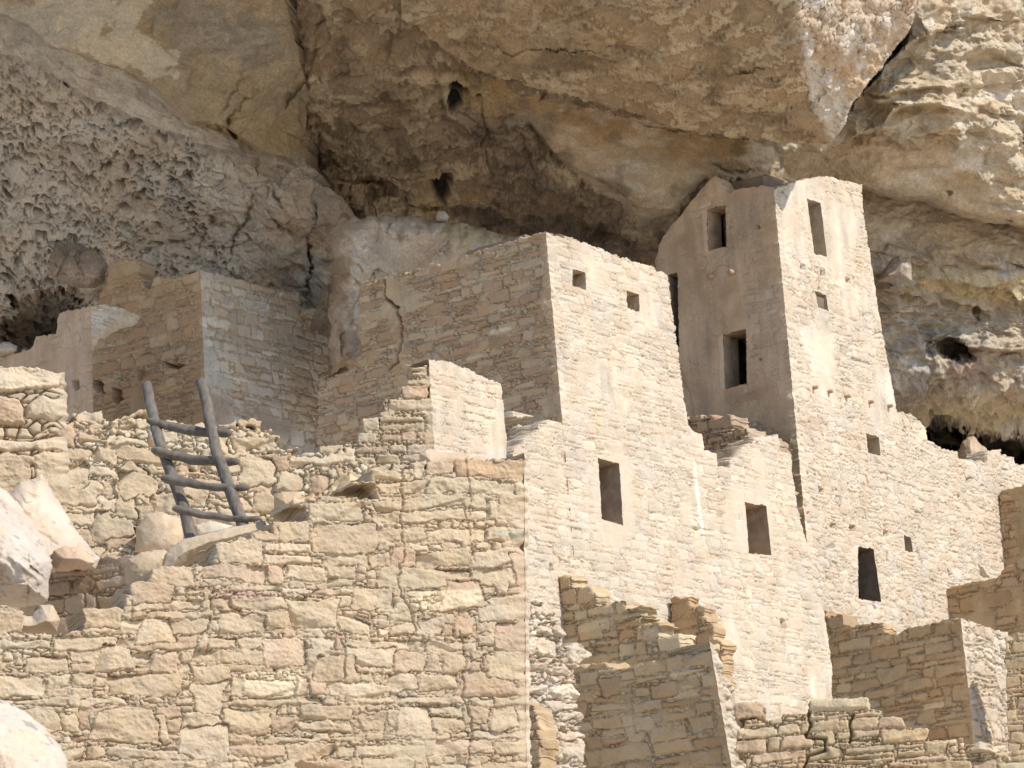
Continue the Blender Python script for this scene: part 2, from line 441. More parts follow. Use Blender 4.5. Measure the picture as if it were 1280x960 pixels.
def strip_box(face, hole, depth, col, mat, parent, name='window', res=.03, out=0.0, room=.5, seed=5, jamb=.3):
    """the reveal of an opening (jambs, sill, soffit) and the dark room behind it, one mesh"""
    q = poly_uv(face, hole)
    V = []; Q = []; C = []
    def patch(a, b, c, d, colr, amp=.01):
        a, b, c, d = map(np.array, (a, b, c, d))
        nu = max(2, int(max(np.linalg.norm(b-a), np.linalg.norm(c-d))/res)+1); nv = max(2, int(np.linalg.norm(d-a)/res)+1)
        s, t = np.meshgrid(np.linspace(0, 1, nu), np.linspace(0, 1, nv))
        s = s[..., None]; t = t[..., None]
        g = (a*(1-s)+b*s)*(1-t)+(d*(1-s)+c*s)*t
        nn = np.cross(b-a, d-a); nn /= np.linalg.norm(nn)+1e-9
        w_ = np.minimum(1, np.minimum(t*4, 4*(1-t))*1.0)
        g = g+nn*(amp*fbm(g[..., 0]*7, g[..., 1]*7, g[..., 2]*9, 3, seed))[..., None]*w_
        base = sum(len(x) for x in V); V.append(g.reshape(-1, 3))
        cc = np.array(colr)*(1+.25*fbm(g[..., 0]*4, g[..., 1]*4, g[..., 2]*7, 3, seed+1))[..., None]
        C.append(cc.reshape(-1, 3)); i = base+np.arange(nu*nv).reshape(nv, nu)
        Q.append(np.stack([i[:-1, :-1], i[:-1, 1:], i[1:, 1:], i[1:, :-1]], -1).reshape(-1, 4))
    fr = [face.pt(a, b, out) for a, b in q]; bk = [face.pt(a, b, -depth) for a, b in q]
    n = len(fr)
    for i in range(n):
        j = (i+1) % n; patch(fr[i], fr[j], bk[j], bk[i], col)
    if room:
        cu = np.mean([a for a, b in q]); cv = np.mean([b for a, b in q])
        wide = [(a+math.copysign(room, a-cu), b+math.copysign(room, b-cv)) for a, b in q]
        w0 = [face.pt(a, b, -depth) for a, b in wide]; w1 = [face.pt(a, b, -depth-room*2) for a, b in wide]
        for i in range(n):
            j = (i+1) % n; patch(w0[i], w0[j], w1[j], w1[i], np.array(col)*.5); patch(bk[i], bk[j], w0[j], w0[i], np.array(col)*.5)  # room at half the wall colour: inside shade put into the tone
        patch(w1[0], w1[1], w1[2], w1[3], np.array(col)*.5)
    else:
        patch(bk[0], bk[1], bk[2], bk[3], col)
    o = link(name, np.concatenate(V), np.concatenate(Q), np.concatenate(C), mat, parent, smooth=False)
    return o

def slab(face, u0_, u1_, v0_, v1_, h0, h1, col, mat, parent, name, seed=1, rnd=.012):
    """a roughly dressed stone bar fixed on a wall face"""
    nu = max(4, int((u1_-u0_)/.02)); nv = 6; nh = 6
    pts = {}; V = []; Q = []
    def add(i, j, k):
        if (i, j, k) in pts: return pts[(i, j, k)]
        a, b, c = i/nu, j/nv, k/nh
        u = mix(u0_, u1_, a); v = mix(v0_, v1_, b); h = mix(h0, h1, c)
        p = face.pt(np.array(u), np.array(v), np.array(h)); cc = face.pt(np.array((u0_+u1_)/2), np.array((v0_+v1_)/2), np.array((h0+h1)/2))
        e = sum(x in (0, 1) for x in (a, b, c))
        V.append(list(p)+[e]); pts[(i, j, k)] = len(V)-1; return len(V)-1
    for k in (0, nh):
        for i in range(nu):
            for j in range(nv): Q.append([add(i, j, k), add(i+1, j, k), add(i+1, j+1, k), add(i, j+1, k)])
    for j in (0, nv):
        for i in range(nu):
            for k in range(nh): Q.append([add(i, j, k), add(i+1, j, k), add(i+1, j, k+1), add(i, j, k+1)])
    for i in (0, nu):
        for j in range(nv):
            for k in range(nh): Q.append([add(i, j, k), add(i, j+1, k), add(i, j+1, k+1), add(i, j, k+1)])
    V = np.array(V); e = V[:, 3]; V = V[:, :3]; c = V.mean(0)
    V = V+(c-V)*np.where(e >= 2, rnd/np.linalg.norm(V-c, axis=1), 0)[:, None]
    V = V+np.stack([rnd*.6*fbm(V[:, 0]*11, V[:, 1]*11, V[:, 2]*11, 3, seed+i) for i in range(3)], 1)
    cc = np.array(col)*(1+.15*noise(V[:, 0]*6, V[:, 1]*6, V[:, 2]*6, 3))[:, None]
    return link(name, V, Q, cc, mat, parent)

def tube(pts, rad, n=14, cap=True, seed=0, wob=.12):
    pts = np.array(pts, float); k = len(pts); rad = np.broadcast_to(np.array(rad, float), (k,))
    V = []; Q = []
    t = np.gradient(pts, axis=0); t /= np.linalg.norm(t, axis=1)[:, None]
    a = np.cross(t, [.3, .2, .9]); a /= np.linalg.norm(a, axis=1)[:, None]; b = np.cross(t, a)
    th = np.linspace(0, 2*math.pi, n, endpoint=False)
    for i in range(k):
        r = rad[i]*(1+wob*noise(np.cos(th)*1.5, np.sin(th)*1.5, i*.25+seed*9.1, seed)+wob*.4*noise(np.cos(th)*4, np.sin(th)*4, i*.1, seed+3))
        V.append(pts[i]+np.outer(r*np.cos(th), a[i])+np.outer(r*np.sin(th), b[i]))
    for i in range(k-1):
        for j in range(n): Q.append([i*n+j, i*n+(j+1) % n, (i+1)*n+(j+1) % n, (i+1)*n+j])
    V = np.concatenate(V)
    for e in (0, k-1):
        ring = V[e*n:(e+1)*n]; c = pts[e]+t[e]*(rad[e]*.35 if e else -rad[e]*.35); base = len(V)
        V = np.concatenate([V, mix(ring, c, .45), mix(ring, c, .98)])
        for j in range(n):
            Q.append([e*n+j, e*n+(j+1) % n, base+(j+1) % n, base+j]); Q.append([base+j, base+(j+1) % n, base+n+(j+1) % n, base+n+j])
        # close the tip
        for j in range(0, n//2-1): Q.append([base+n+j, base+n+j+1, base+n+(n-2-j) % n, base+n+(n-1-j) % n])
    return V, np.array(Q)

def lump(name, outline, Y, thick, col, mat, res_px=1.2, seed=1, rough=.03, tilt=(0, 0), fac=None, dome=.5, parent=None, label=None, cat=None,
         group=None, colfn=None, kind=None, planes=(), jag=2.0, fct=0):
    """a free rock: front relief domed to `thick` metres, tilted by metres of distance per pixel, closed towards the back"""
    a = np.array(outline, float); x0, y0 = a.min(0)-4; x1, y1 = a.max(0)+4
    X, Yp = np.meshgrid(np.arange(x0, x1, res_px), np.arange(y0, y1, res_px))
    jx = jag*fbm(X*.06, Yp*.06, seed, 3, seed); jy = jag*fbm(X*.06, Yp*.06, seed+5, 3, seed+1)
    mask = inside(outline, X+jx, Yp+jy)
    d, _, _ = polydist(outline, X+jx, Yp+jy, True); R = max((x1-x0), (y1-y0))*dome*.5
    t = np.clip(d/R, 0, 1); D = -thick*np.sqrt(1-(1-t)**2)
    cx, cy = a.mean(0)
    D = D+tilt[0]*(X-cx)+tilt[1]*(Yp-cy)
    for (pl, dep, wd) in planes:                     # ridge lines: the surface breaks into facets along them
        dd, s_, _ = polydist(pl, X, Yp); D = D+dep*np.clip(dd*s_/wd, 0, 1)
    Pg = P(X, Yp, Y+D)
    k = rough; Pg = Pg+(fct*(facets(X*.03, Yp*.022, seed)+.35*facets(X*.08, Yp*.07, seed+1)))[..., None]*(-ray(X, Yp)/F) if fct else Pg
    n = fbm(Pg[..., 0]*1.6, Pg[..., 1]*1.6, Pg[..., 2]*1.6, 5, seed+2)
    n2 = ridged(Pg[..., 0]*4, Pg[..., 1]*4, Pg[..., 2]*4, 3, seed+3)
    Pg = Pg+(k*(1.6*n+.35*n2))[..., None]*(-ray(X, Yp)/F)
    C = np.broadcast_to(np.array(col, f32), Pg.shape)*(1+.16*n+.04*n2)[..., None]
    if colfn: C = colfn(X, Yp, C, Pg)
    bk = ray(X, Yp); bk = bk/np.linalg.norm(bk, axis=-1)[..., None]
    rx = (X-cx); ry = (Yp-cy); rr = np.maximum(np.hypot(rx, ry), 1)
    bk = bk-.35*(rx/rr)[..., None]*rt+.35*(ry/rr)[..., None]*up
    o = sheet(name, Pg, mask, C, mat, parent, bk, max(thick, .25)*1.1, 6, jit=.02, seed=seed)
    props(o, label, cat, group or ('fallen boulders' if cat == 'boulder' else 'loose stones on the walls and ledges'), kind)
    return o

# ================================================================== THE SETTING
def rbf(ctrl, X, Y):
    c = np.array(ctrl, float); p = c[:, :2]/100; n = len(c)
    A = np.zeros((n+3, n+3)); D = np.hypot(p[:, None, 0]-p[None, :, 0], p[:, None, 1]-p[None, :, 1])
    D = np.sqrt(D*D+.25)
    A[:n, :n] = D; A[:n, n] = 1; A[:n, n+1:] = p; A[n, :n] = 1; A[n+1:, :n] = p.T
    w_ = np.linalg.solve(A, np.concatenate([c[:, 2], np.zeros(3)]))
    r = w_[n]+w_[n+1]*X/100+w_[n+2]*Y/100
    for i in range(n): r = r+w_[i]*np.sqrt((X/100-p[i, 0])**2+(Y/100-p[i, 1])**2+.25)
    return r
def axis(a, b, lo, hi, fine, coarse=14):
    return np.concatenate([np.arange(a, lo, coarse), np.arange(lo, hi, fine), np.arange(hi, b+coarse, coarse)])
def lip(D, X, Y, pts, A, fall, soft=2.0, j=2.5):
    jj = j*fbm(X*.05, Y*.05, 3, 3, int(abs(pts[0][0]))+5)
    d, s, al = polydist(pts, X+jj, Y+jj*.8)
    sg = d*s; t = sst(soft, -soft, sg) if False else 1-sst(-soft, soft, sg)
    ef = np.clip(np.minimum(al, 1-al)*8, 0, 1); inside_ = d < fall*6
    return D-A*t*np.exp(-np.maximum(-sg, 0)/fall)*ef*inside_
def crack(D, X, Y, pts, A, wd, j=2.0):
    k = int(abs(pts[0][0])); jj = 2.2*j*fbm(X*.07, Y*.07, 3, 4, k+9, .6); j2 = 2.2*j*fbm(X*.07, Y*.07, 7, 4, k+19, .6)
    d, s, al = polydist(pts, X+jj, Y+j2); tp = np.clip(np.minimum(al, 1-al)*3, 0, 1)
    w_ = wd*(.3+.45*tp*(1+.8*noise(X*.06, Y*.06, 0, k)))
    return D+A*.8*np.exp(-(d/w_)**2)*tp+A*.15*sst(wd*5, 0, d)*(s > 0)*tp
def blob(X, Y, x, y, rx, ry, ang=0, n=.25, s=1):
    c, q = math.cos(ang), math.sin(ang); a = ((X-x)*c+(Y-y)*q)/rx; b = (-(X-x)*q+(Y-y)*c)/ry
    return 1-sst(.55, 1.1, np.hypot(a, b)+n*fbm(X*.05, Y*.05, 0, 4, s))
def slope_cols(Pg): return Pg[..., 0], Pg[..., 1], Pg[..., 2]
def surf(name, X, Y, D, D0, poly, col, disp, back=(0.05, 1, .1), thick=3.0, jag=2.5, seed=1):
    Pg = P(X, Y, D); Pn = P(X, Y, D0)
    # displace along the smooth normal
    gx = np.gradient(Pn, axis=1); gy = np.gradient(Pn, axis=0)
    n = np.cross(gx, gy); n /= np.linalg.norm(n, axis=-1)[..., None]+1e-12
    s = np.sign((n*ray(X, Y)).sum(-1)); n = -n*s[..., None]
    Pg = Pg+n*disp[..., None]
    if poly is None: mask = np.ones(X.shape, bool)
    else:
        j1 = jag*fbm(X*.045, Y*.045, 0, 4, seed+50); j2 = jag*fbm(X*.045, Y*.045, 7, 4, seed+51)
        mask = inside(poly, X+j1, Y+j2)
    o = sheet(name, Pg, mask, col, M_cliff, None, np.array(back)/np.linalg.norm(back), thick, 5, jit=.06, seed=seed, edgecol=(.2, .16, .12))
    return props(o, kind='structure')
def flakes(Pg, s, sc=1.1):
    """patches of a pale crust that has partly spalled off: height 0..1"""
    x, y, z = slope_cols(Pg)
    a = fbm(x*sc, y*sc, z*sc*1.6, 7, s, .66)
    b = fbm(x*sc*2.6, y*sc*2.6, z*sc*4, 5, s+3, .62)
    return np.maximum(sst(.06, .10, a)*(1-sst(.55, .6, a)*.7), sst(.36, .40, b)*.8), a
FINE = 1.15

# ---- the rear of the alcove: wall and ceiling
gx = axis(-360, 1720, -8, 1288, FINE); gy = axis(-330, 700, -8, 560, FINE)
X, Y = np.meshgrid(gx, gy)
ctrl = [(-300, -300, 36), (300, -300, 37), (700, -300, 39), (1100, -300, 52), (1600, -300, 66),
        (-300, 0, 42), (385, 0, 44.3), (460, 0, 43.0), (640, 0, 43.6), (900, 0, 44.9), (1100, 0, 53), (1000, 0, 49), (1500, 0, 62),
        (405, 100, 46.3), (480, 100, 45.6), (560, 100, 45.9), (760, 130, 47.1), (900, 180, 48.3), (960, 202, 49.4), (1010, 200, 51.5), (1090, 226, 53), (1500, 226, 62),
        (560, 200, 48), (700, 210, 48.3), (800, 240, 48.2), (860, 252, 48.6), (900, 218, 48.6), (830, 290, 49.2), (800, 325, 50.6), (720, 300, 51.5), (600, 270, 52),
        (430, 200, 48.8), (440, 270, 51.5), (500, 320, 52.5), (420, 450, 53), (820, 340, 51), (850, 420, 52.5), (950, 420, 55), (1100, 300, 56), (1300, 400, 62),
        (600, 640, 55), (-300, 640, 52), (1500, 640, 64), (0, 300, 50.5), (1100, 640, 60)]
D = D0 = rbf(ctrl, X, Y)
D = lip(D, X, Y, [(340, -30), (372, 60), (392, 145), (440, 168), (490, 190), (530, 206), (560, 215)], .35, 60, 4)
D = lip(D, X, Y, [(530, 50), (545, 90), (560, 150), (600, 170), (660, 150), (700, 200), (760, 230), (800, 262), (850, 262)], .22, 30, 3)
D = lip(D, X, Y, [(400, 215), (450, 232), (500, 240), (530, 262), (560, 262)], -.35, 26, 3)
D = lip(D, X, Y, [(560, 262), (620, 250), (700, 262), (760, 292), (810, 310)], .28, 40, 3)
D = crack(D, X, Y, [(545, 48), (580, 54), (612, 56)], .2, 2.2)
D = crack(D, X, Y, [(672, 126), (680, 114), (692, 108)], .12, 2)
D = crack(D, X, Y, [(790, 150), (840, 165), (880, 168)], .10, 2)
D = crack(D, X, Y, [(700, 90), (740, 80), (790, 60), (860, 52)], .06, 2)
D = crack(D, X, Y, [(640, 30), (690, 42), (740, 40), (800, 60)], .06, 2)
D = crack(D, X, Y, [(884, 206), (920, 214), (960, 212)], .12, 3)
pits_ = [(553, 228, 15, 20), (572, 112, 15, 10), (567, 128, 9, 14), (598, 115, 5, 5)]
Pg = P(X, Y, D); x, y, z = slope_cols(Pg)
fl, fa = flakes(Pg, 11)
band = inside([(620, 90), (720, 128), (850, 163), (950, 180), (1060, 178), (1300, 178), (1300, 240), (1080, 236), (890, 214), (830, 292), (760, 250), (700, 200), (660, 150), (600, 120)], X+8*fbm(X*.03, Y*.03, 0, 4, 3), Y+8*fbm(X*.03, Y*.03, 9, 4, 3))
band = band.astype(f32)
back_ = sst(240, 300, Y+.05*X-20)
disp = .14*fbm(x*.45, y*.45, z*.7, 3, 5)+.045*ridged(x*1.1, y*1.1, z*2.1, 5, 6, .5)*(1-.75*band)+.035*fl*(1-band)
disp = disp+.04*fbm(x*2.5, y*2.5, z*5, 5, 8, .6)*(1-.6*band)+.016*fbm(x*9, y*9, z*12, 4, 9, .65)
disp = disp+(1-band)*(.09*facets(X*.021+Y*.008, Y*.036-X*.006, 12)+.03*facets(X*.06, Y*.10, 13))
cf1, cf2, cid = cell(x*1.3+.4*noise(x*2, y*2, z*2, 1), z*2.2+y*.4, 4)
disp = disp-.09*(1-sst(0, .09, cf2-cf1))*sst(.0, .5, noise(x*.5, y*.5, z*.5, 44))*(1-band)+.10*(cid-.5)*(1-band)*.6
base = np.broadcast_to(np.array((.33, .245, .16), f32), Pg.shape)*(1+.22*fbm(x*.8, y*.8, z*.8, 5, 14))[..., None]
C = mixc(base, (.55, .455, .315), fl*(1-band)*sst(-.4, .3, fbm(x*.3, y*.3, z*.3, 3, 15)+.15)*.85)
C = mixc(C, (.335, .255, .175), sst(.1, .5, fbm(x*.6, y*.6, z*.6, 4, 16))*.5*(1-band))
C = mixc(C, (.46, .36, .25), band)
C = mixc(C, (.42, .28, .12), band*sst(.55, 0, .0*X+np.abs(polydist([(620, 92), (720, 130), (850, 170), (950, 186), (1060, 190)], X, Y)[0]/55+.25*fbm(X*.03, Y*.03, 0, 3, 5)))*.0)
edge_d = polydist([(620, 92), (720, 130), (850, 170), (950, 186), (1060, 190)], X, Y)[0]
C = mixc(C, (.40, .27, .125), band*(1-sst(8, 48, edge_d+14*fbm(X*.03, Y*.03, 0, 4, 5)))*.8)
C = mixc(C, (.60, .52, .41), band*sst(.0, .5, fbm(X*.018+Y*.012, Y*.05-X*.01, 0, 5, 25)+.1*(X > 700))*.6)
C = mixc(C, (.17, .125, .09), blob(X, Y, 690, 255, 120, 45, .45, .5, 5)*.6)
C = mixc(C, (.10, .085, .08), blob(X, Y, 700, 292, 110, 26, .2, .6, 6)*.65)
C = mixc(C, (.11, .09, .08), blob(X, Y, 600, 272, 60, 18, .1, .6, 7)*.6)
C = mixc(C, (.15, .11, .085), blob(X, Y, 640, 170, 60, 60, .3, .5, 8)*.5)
C = mixc(C, (.42, .30, .14), blob(X, Y, 600, 110, 50, 30, .6, .4, 9)*.55)
C = mixc(C, (.45, .36, .20), blob(X, Y, 536, 238, 22, 40, .1, .3, 10)*.6)
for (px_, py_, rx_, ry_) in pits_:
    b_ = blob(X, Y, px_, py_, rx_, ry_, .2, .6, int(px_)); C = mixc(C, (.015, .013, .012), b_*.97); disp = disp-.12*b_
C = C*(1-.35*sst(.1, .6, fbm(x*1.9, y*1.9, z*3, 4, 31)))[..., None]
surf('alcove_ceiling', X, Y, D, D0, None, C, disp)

# ---- the big fallen-in roof block with its pale broken side
gx = axis(380, 1260, 500, 1180, FINE, 30); gy = axis(-420, 230, -8, 200, FINE, 14)
X, Y = np.meshgrid(gx, gy)
poly = [(500, -420), (500, 20), (528, 44), (560, 66), (610, 88), (660, 104), (720, 124), (780, 142), (850, 158), (925, 174), (990, 178), (1037, 177),
        (1046, 160), (1062, 132), (1085, 104), (1104, 82), (1128, 50), (1140, 20), (1146, 0), (1160, -60), (1170, -420)]
D0 = rbf([(560, 66, 44.6), (780, 142, 46.1), (925, 174, 47.0), (1037, 177, 47.2), (528, 0, 42.3), (1000, 0, 43.6), (800, 0, 42.8), (1000, 100, 45.2), (700, -250, 39.5), (1000, -250, 41)], X, Y)
rid = [(985, -420), (985, 0), (992, 30), (998, 60), (1000, 90), (1008, 118), (1020, 150), (1037, 178)]
dd, s_, al = polydist(rid, X+9*fbm(X*.05, Y*.05, 0, 5, 3, .6), Y)
right = np.clip(-dd*s_, 0, 400)            # to the right of the ridge
sR = sst(0, 6, right)
D = D0+right*.012; D0 = D
D = lip(D, X, Y, [(820, 90), (850, 82), (880, 84)], .1, 10)
for c_ in ([(900, 88), (930, 92), (960, 80), (975, 68)], [(918, 87), (940, 89)], [(960, 96), (980, 96)], [(838, 118), (848, 120)], [(560, 40), (640, 62), (740, 60), (800, 46)], [(985, 137), (1000, 138)]):
    D = crack(D, X, Y, c_, .12, 1.8)
Pg = P(X, Y, D); x, y, z = slope_cols(Pg)
fl, fa = flakes(Pg, 61, 1.25)
keep = (1-sR)
disp = .10*fbm(x*.7, y*.7, z*.7, 4, 5)+keep*(.035*fl+.04*facets(X*.012+Y*.006, Y*.035-X*.006, 22)*sst(-.1, .3, noise(X*.01, Y*.02, 0, 23))+.014*facets(X*.07, Y*.12, 24)+.03*fbm(x*2.4, y*2.4, z*4, 5, 8, .6))+sR*(.035*ridged((X*.53-Y*.85)*.012, (X*.85+Y*.53)*.04, 0, 4, 6)+.03*fbm(x*3, y*3, z*3, 5, 9, .6))
C = np.broadcast_to(np.array((.40, .30, .19), f32), Pg.shape)*(1+.2*fbm(x*.9, y*.9, z*.9, 5, 14))[..., None]
C = mixc(C, (.54, .44, .30), fl*keep*sst(-.3, .25, fbm(x*.4, y*.4, z*.4, 3, 18)+.2)*.9)
C = mixc(C, (.19, .135, .085), keep*sst(.1, .5, fbm(x*1.2, y*1.2, z*1.2, 5, 21))*.55)
C = mixc(C, (.54, .43, .32), sR)
C = mixc(C, (.64, .57, .48), sR*sst(.0, .4, fbm((X-Y*.6)*.02, (Y+X*.6)*.006, 0, 4, 24)))
C = mixc(C, (.50, .34, .20), sR*sst(.1, .5, fbm(x*2.2, y*2.2, z*2.2, 5, 26))*.6)
surf('roof_block', X, Y, D, D0, poly, C, disp, back=(0, .8, .6), thick=4, jag=1.6, seed=4)

# ---- right cliff, upper bulges
gx = axis(840, 1760, 930, 1288, FINE, 20); gy = axis(-330, 320, -8, 285, FINE, 14)
X, Y = np.meshgrid(gx, gy)
poly = [(850, 150), (1030, 150), (1062, 122), (1100, 86), (1135, 40), (1140, -330), (1760, -330), (1760, 320), (1290, 312), (1262, 298), (1242, 288), (1200, 286), (1160, 268), (1120, 262), (1080, 250), (1000, 246), (850, 240)]
D = D0 = rbf([(850, 160, 49.2), (850, 235, 49.6), (940, 170, 49.5), (940, 220, 49.7), (1000, 180, 50.2), (1000, 226, 51.6), (1080, 231, 51.5), (1160, 246, 52.2), (1242, 266, 52.9), (1300, 290, 54.1), (1060, 150, 50.8), (1150, 150, 50.6), (1240, 150, 51.5), (1100, 80, 50.2), (1200, 50, 50.5), (1280, 60, 51.4), (1150, 0, 49.6), (1280, 0, 51.5), (1200, -120, 52.1), (1400, -120, 55.6), (1400, 150, 55.6), (1700, 150, 62.6), (1700, -250, 64.6), (1200, -250, 54.6), (1700, 300, 62.6)], X, Y)
D = lip(D, X, Y, [(1042, 176), (1070, 166), (1096, 160), (1125, 176), (1150, 186), (1180, 172), (1210, 168)], .5, 45, 2)     # brow over the smooth band
D = lip(D, X, Y, [(1082, 106), (1110, 114), (1140, 112), (1170, 110), (1200, 112)], .22, 28, 2)
D = lip(D, X, Y, [(1110, 148), (1125, 134), (1150, 130), (1180, 134), (1205, 140)], .45, 26, 2)
D = lip(D, X, Y, [(1126, 56), (1150, 40), (1190, 36), (1200, 22), (1240, 22), (1262, 30)], .45, 30, 2)
D = lip(D, X, Y, [(1262, 20), (1268, 60), (1256, 100), (1250, 130), (1262, 160), (1272, 180), (1290, 180)], -.6, 40, 2.5)
D = lip(D, X, Y, [(1180, 90), (1195, 75), (1215, 62)], .2, 14, 2)
D = lip(D, X, Y, [(1225, 165), (1235, 150), (1246, 150)], .3, 10, 2)
D = lip(D, X, Y, [(1080, 200), (1130, 206), (1190, 214), (1240, 226)], .10, 22, 6)
D = crack(D, X, Y, [(1170, 38), (1195, 30), (1200, 20)], .3, 3)
D = crack(D, X, Y, [(1186, 210), (1187, 211)], .1, 3); D = crack(D, X, Y, [(1177, 236), (1190, 240)], .15, 2)
low_ = [(840, 236), (980, 232), (1000, 226), (1080, 231), (1120, 240), (1160, 246), (1200, 264), (1242, 266), (1262, 276), (1290, 290), (1500, 330)]
dd, s_, _ = polydist(low_, X+3*fbm(X*.03, Y*.03, 0, 4, 5), Y+3*fbm(X*.03, Y*.03, 4, 4, 5)); sg = dd*s_
kk = np.clip((sg+16)/16, 0, 1); D = D+.35*(1-np.sqrt(np.maximum(1-kk**2, 0)))+np.maximum(sg, 0)*.14
Pg = P(X, Y, D); x, y, z = slope_cols(Pg)
sm = sst(175, 190, Y)*(1-sst(1200, 1250, X))
lump_ = ridged(x*.9, y*.9, z*1.5, 4, 41, .5)
cf1, cf2, cid = cell(X*.024+.5*noise(X*.03, Y*.03, 0, 6), Y*.040+.5*noise(X*.03, Y*.03, 5, 6), 44)
disp = (1-.85*sm)*(.11*facets(X*.018+Y*.004, Y*.035-X*.004, 45)+.035*facets(X*.06, Y*.10, 46)+.12*lump_+.22*(.6-cf1)+.06*fbm(x*3, y*3, z*5, 4, 43, .6))+.05*fbm(x*1.1, y*1.1, z*2, 3, 46)+.02*fbm(x*8, y*8, z*10, 4, 47, .65)
C = np.broadcast_to(np.array((.50, .41, .29), f32), Pg.shape)*(1+.16*fbm(x*.9, y*.9, z*1.8, 5, 14))[..., None]
C = mixc(C, (.62, .53, .40), sst(.05, .5, fbm(x*.8, y*.8, z*2.0, 5, 52))*.8)
C = mixc(C, (.46, .33, .20), sst(.1, .5, fbm(x*.9, y*.9, z*1.2, 5, 55))*.65)
C = mixc(C, (.60, .46, .26), blob(X, Y, 1130, 125, 45, 60, .2, .4, 3)*.35)
C = mixc(C, (.43, .29, .17), blob(X, Y, 1170, 216, 60, 18, .2, .4, 4)*.4)
C = mixc(C, (.70, .64, .55), sst(.25, .6, fbm(X*.012, Y*.03, 2, 5, 57))*.6)
surf('cliff_brow', X, Y, D, D0, poly, C, disp, back=(.05, 1, .05), thick=3, jag=2.2, seed=7)

# ---- right cliff, recessed lower wall with its hollow, deep shade painted in
gx = axis(1000, 1760, 1066, 1288, FINE, 20); gy = axis(210, 700, 225, 590, FINE, 20)
X, Y = np.meshgrid(gx, gy)
D = D0 = rbf([(1050, 230, 53.0), (1150, 250, 53.8), (1250, 265, 54.7), (1060, 300, 53.0), (1100, 300, 53.4), (1200, 310, 54.0), (1290, 320, 54.6), (1110, 400, 54.2), (1200, 400, 55.0), (1290, 400, 55.6), (1120, 480, 55.0), (1200, 480, 55.6), (1290, 500, 56.6), (1150, 535, 58.2), (1220, 560, 59.4), (1290, 575, 59.9), (1700, 300, 60.4), (1700, 640, 63.4), (1100, 660, 59.4), (1050, 500, 55.2)], X, Y)
D = lip(D, X, Y, [(1125, 512), (1150, 520), (1190, 516), (1240, 530), (1300, 548)], .7, 30, 2)
D = lip(D, X, Y, [(1150, 436), (1180, 424), (1210, 436), (1250, 440), (1300, 440)], .45, 16, 2)
D = lip(D, X, Y, [(1150, 480), (1200, 490), (1240, 480), (1300, 478)], .3, 20, 2)
D = lip(D, X, Y, [(1096, 354), (1120, 358), (1140, 354)], .55, 10, 1.6)
D = lip(D, X, Y, [(1080, 330), (1110, 305), (1150, 318), (1170, 330), (1200, 334), (1300, 336)], -.18, 18, 2)
D = lip(D, X, Y, [(1150, 345), (1180, 342), (1220, 350), (1290, 340)], .14, 14, 2)
D = lip(D, X, Y, [(1140, 385), (1180, 372), (1216, 376), (1222, 396)], .16, 14, 2)
for b_ in ((1180, 436, 26, 12, .25, 1.0), (1178, 535, 44, 20, .3, 2.0), (1255, 556, 64, 24, .2, 2.2), (1216, 388, 8, 14, 0, .3)):
    D = D+b_[5]*blob(X, Y, b_[0], b_[1], b_[2], b_[3], b_[4], .5, int(b_[0]))
Pg = P(X, Y, D); x, y, z = slope_cols(Pg)
cf1, cf2, cid = cell(X*.026+.6*noise(X*.03, Y*.03, 0, 6), Y*.045+.6*noise(X*.03, Y*.03, 5, 6), 84)
lo = sst(300, 330, Y)
disp = (.25+.75*lo)*(.11*facets(X*.02+Y*.004, Y*.045-X*.004, 85)+.04*facets(X*.06, Y*.11, 86)+.12*ridged(x*1.2, y*1.2, z*2.6, 5, 61, .5)+.13*(.6-cf1)+.05*fbm(x*4, y*4, z*7, 4, 63, .6))+.05*fbm(x, y, z*2, 3, 66)+.02*fbm(x*8, y*8, z*10, 4, 47, .65)
C = np.broadcast_to(np.array((.46, .375, .275), f32), Pg.shape)*(1+.16*fbm(x*.9, y*.9, z*1.8, 5, 114))[..., None]
C = mixc(C, (.60, .53, .42), sst(.0, .4, fbm(x*.9, y*.9, z*1.6, 5, 152))*.8)
C = mixc(C, (.58, .47, .27), blob(X, Y, 1220, 355, 90, 26, .05, .5, 12)*.7)
C = mixc(C, (.36, .325, .29), sst(.05, .45, fbm(x*1.1, y*1.1, z*1.4, 5, 158))*.7*sst(380, 430, Y))
C = mixc(C, (.36, .24, .17), blob(X, Y, 1210, 455, 34, 22, .2, .5, 13)*.6)
C = mixc(C, (.46, .37, .22), blob(X, Y, 1230, 512, 90, 22, .05, .5, 14)*.7)
C = mixc(C, (.07, .062, .058), np.clip(blob(X, Y, 1178, 532, 46, 20, .3, .6, 15)+blob(X, Y, 1246, 560, 60, 20, .2, .6, 16)+.8*blob(X, Y, 1180, 437, 30, 12, .2, .7, 17), 0, 1)*.85)  # hollows coloured near black, painting the shade inside them
surf('cliff_base', X, Y, D, D0, None, C, disp, seed=8)

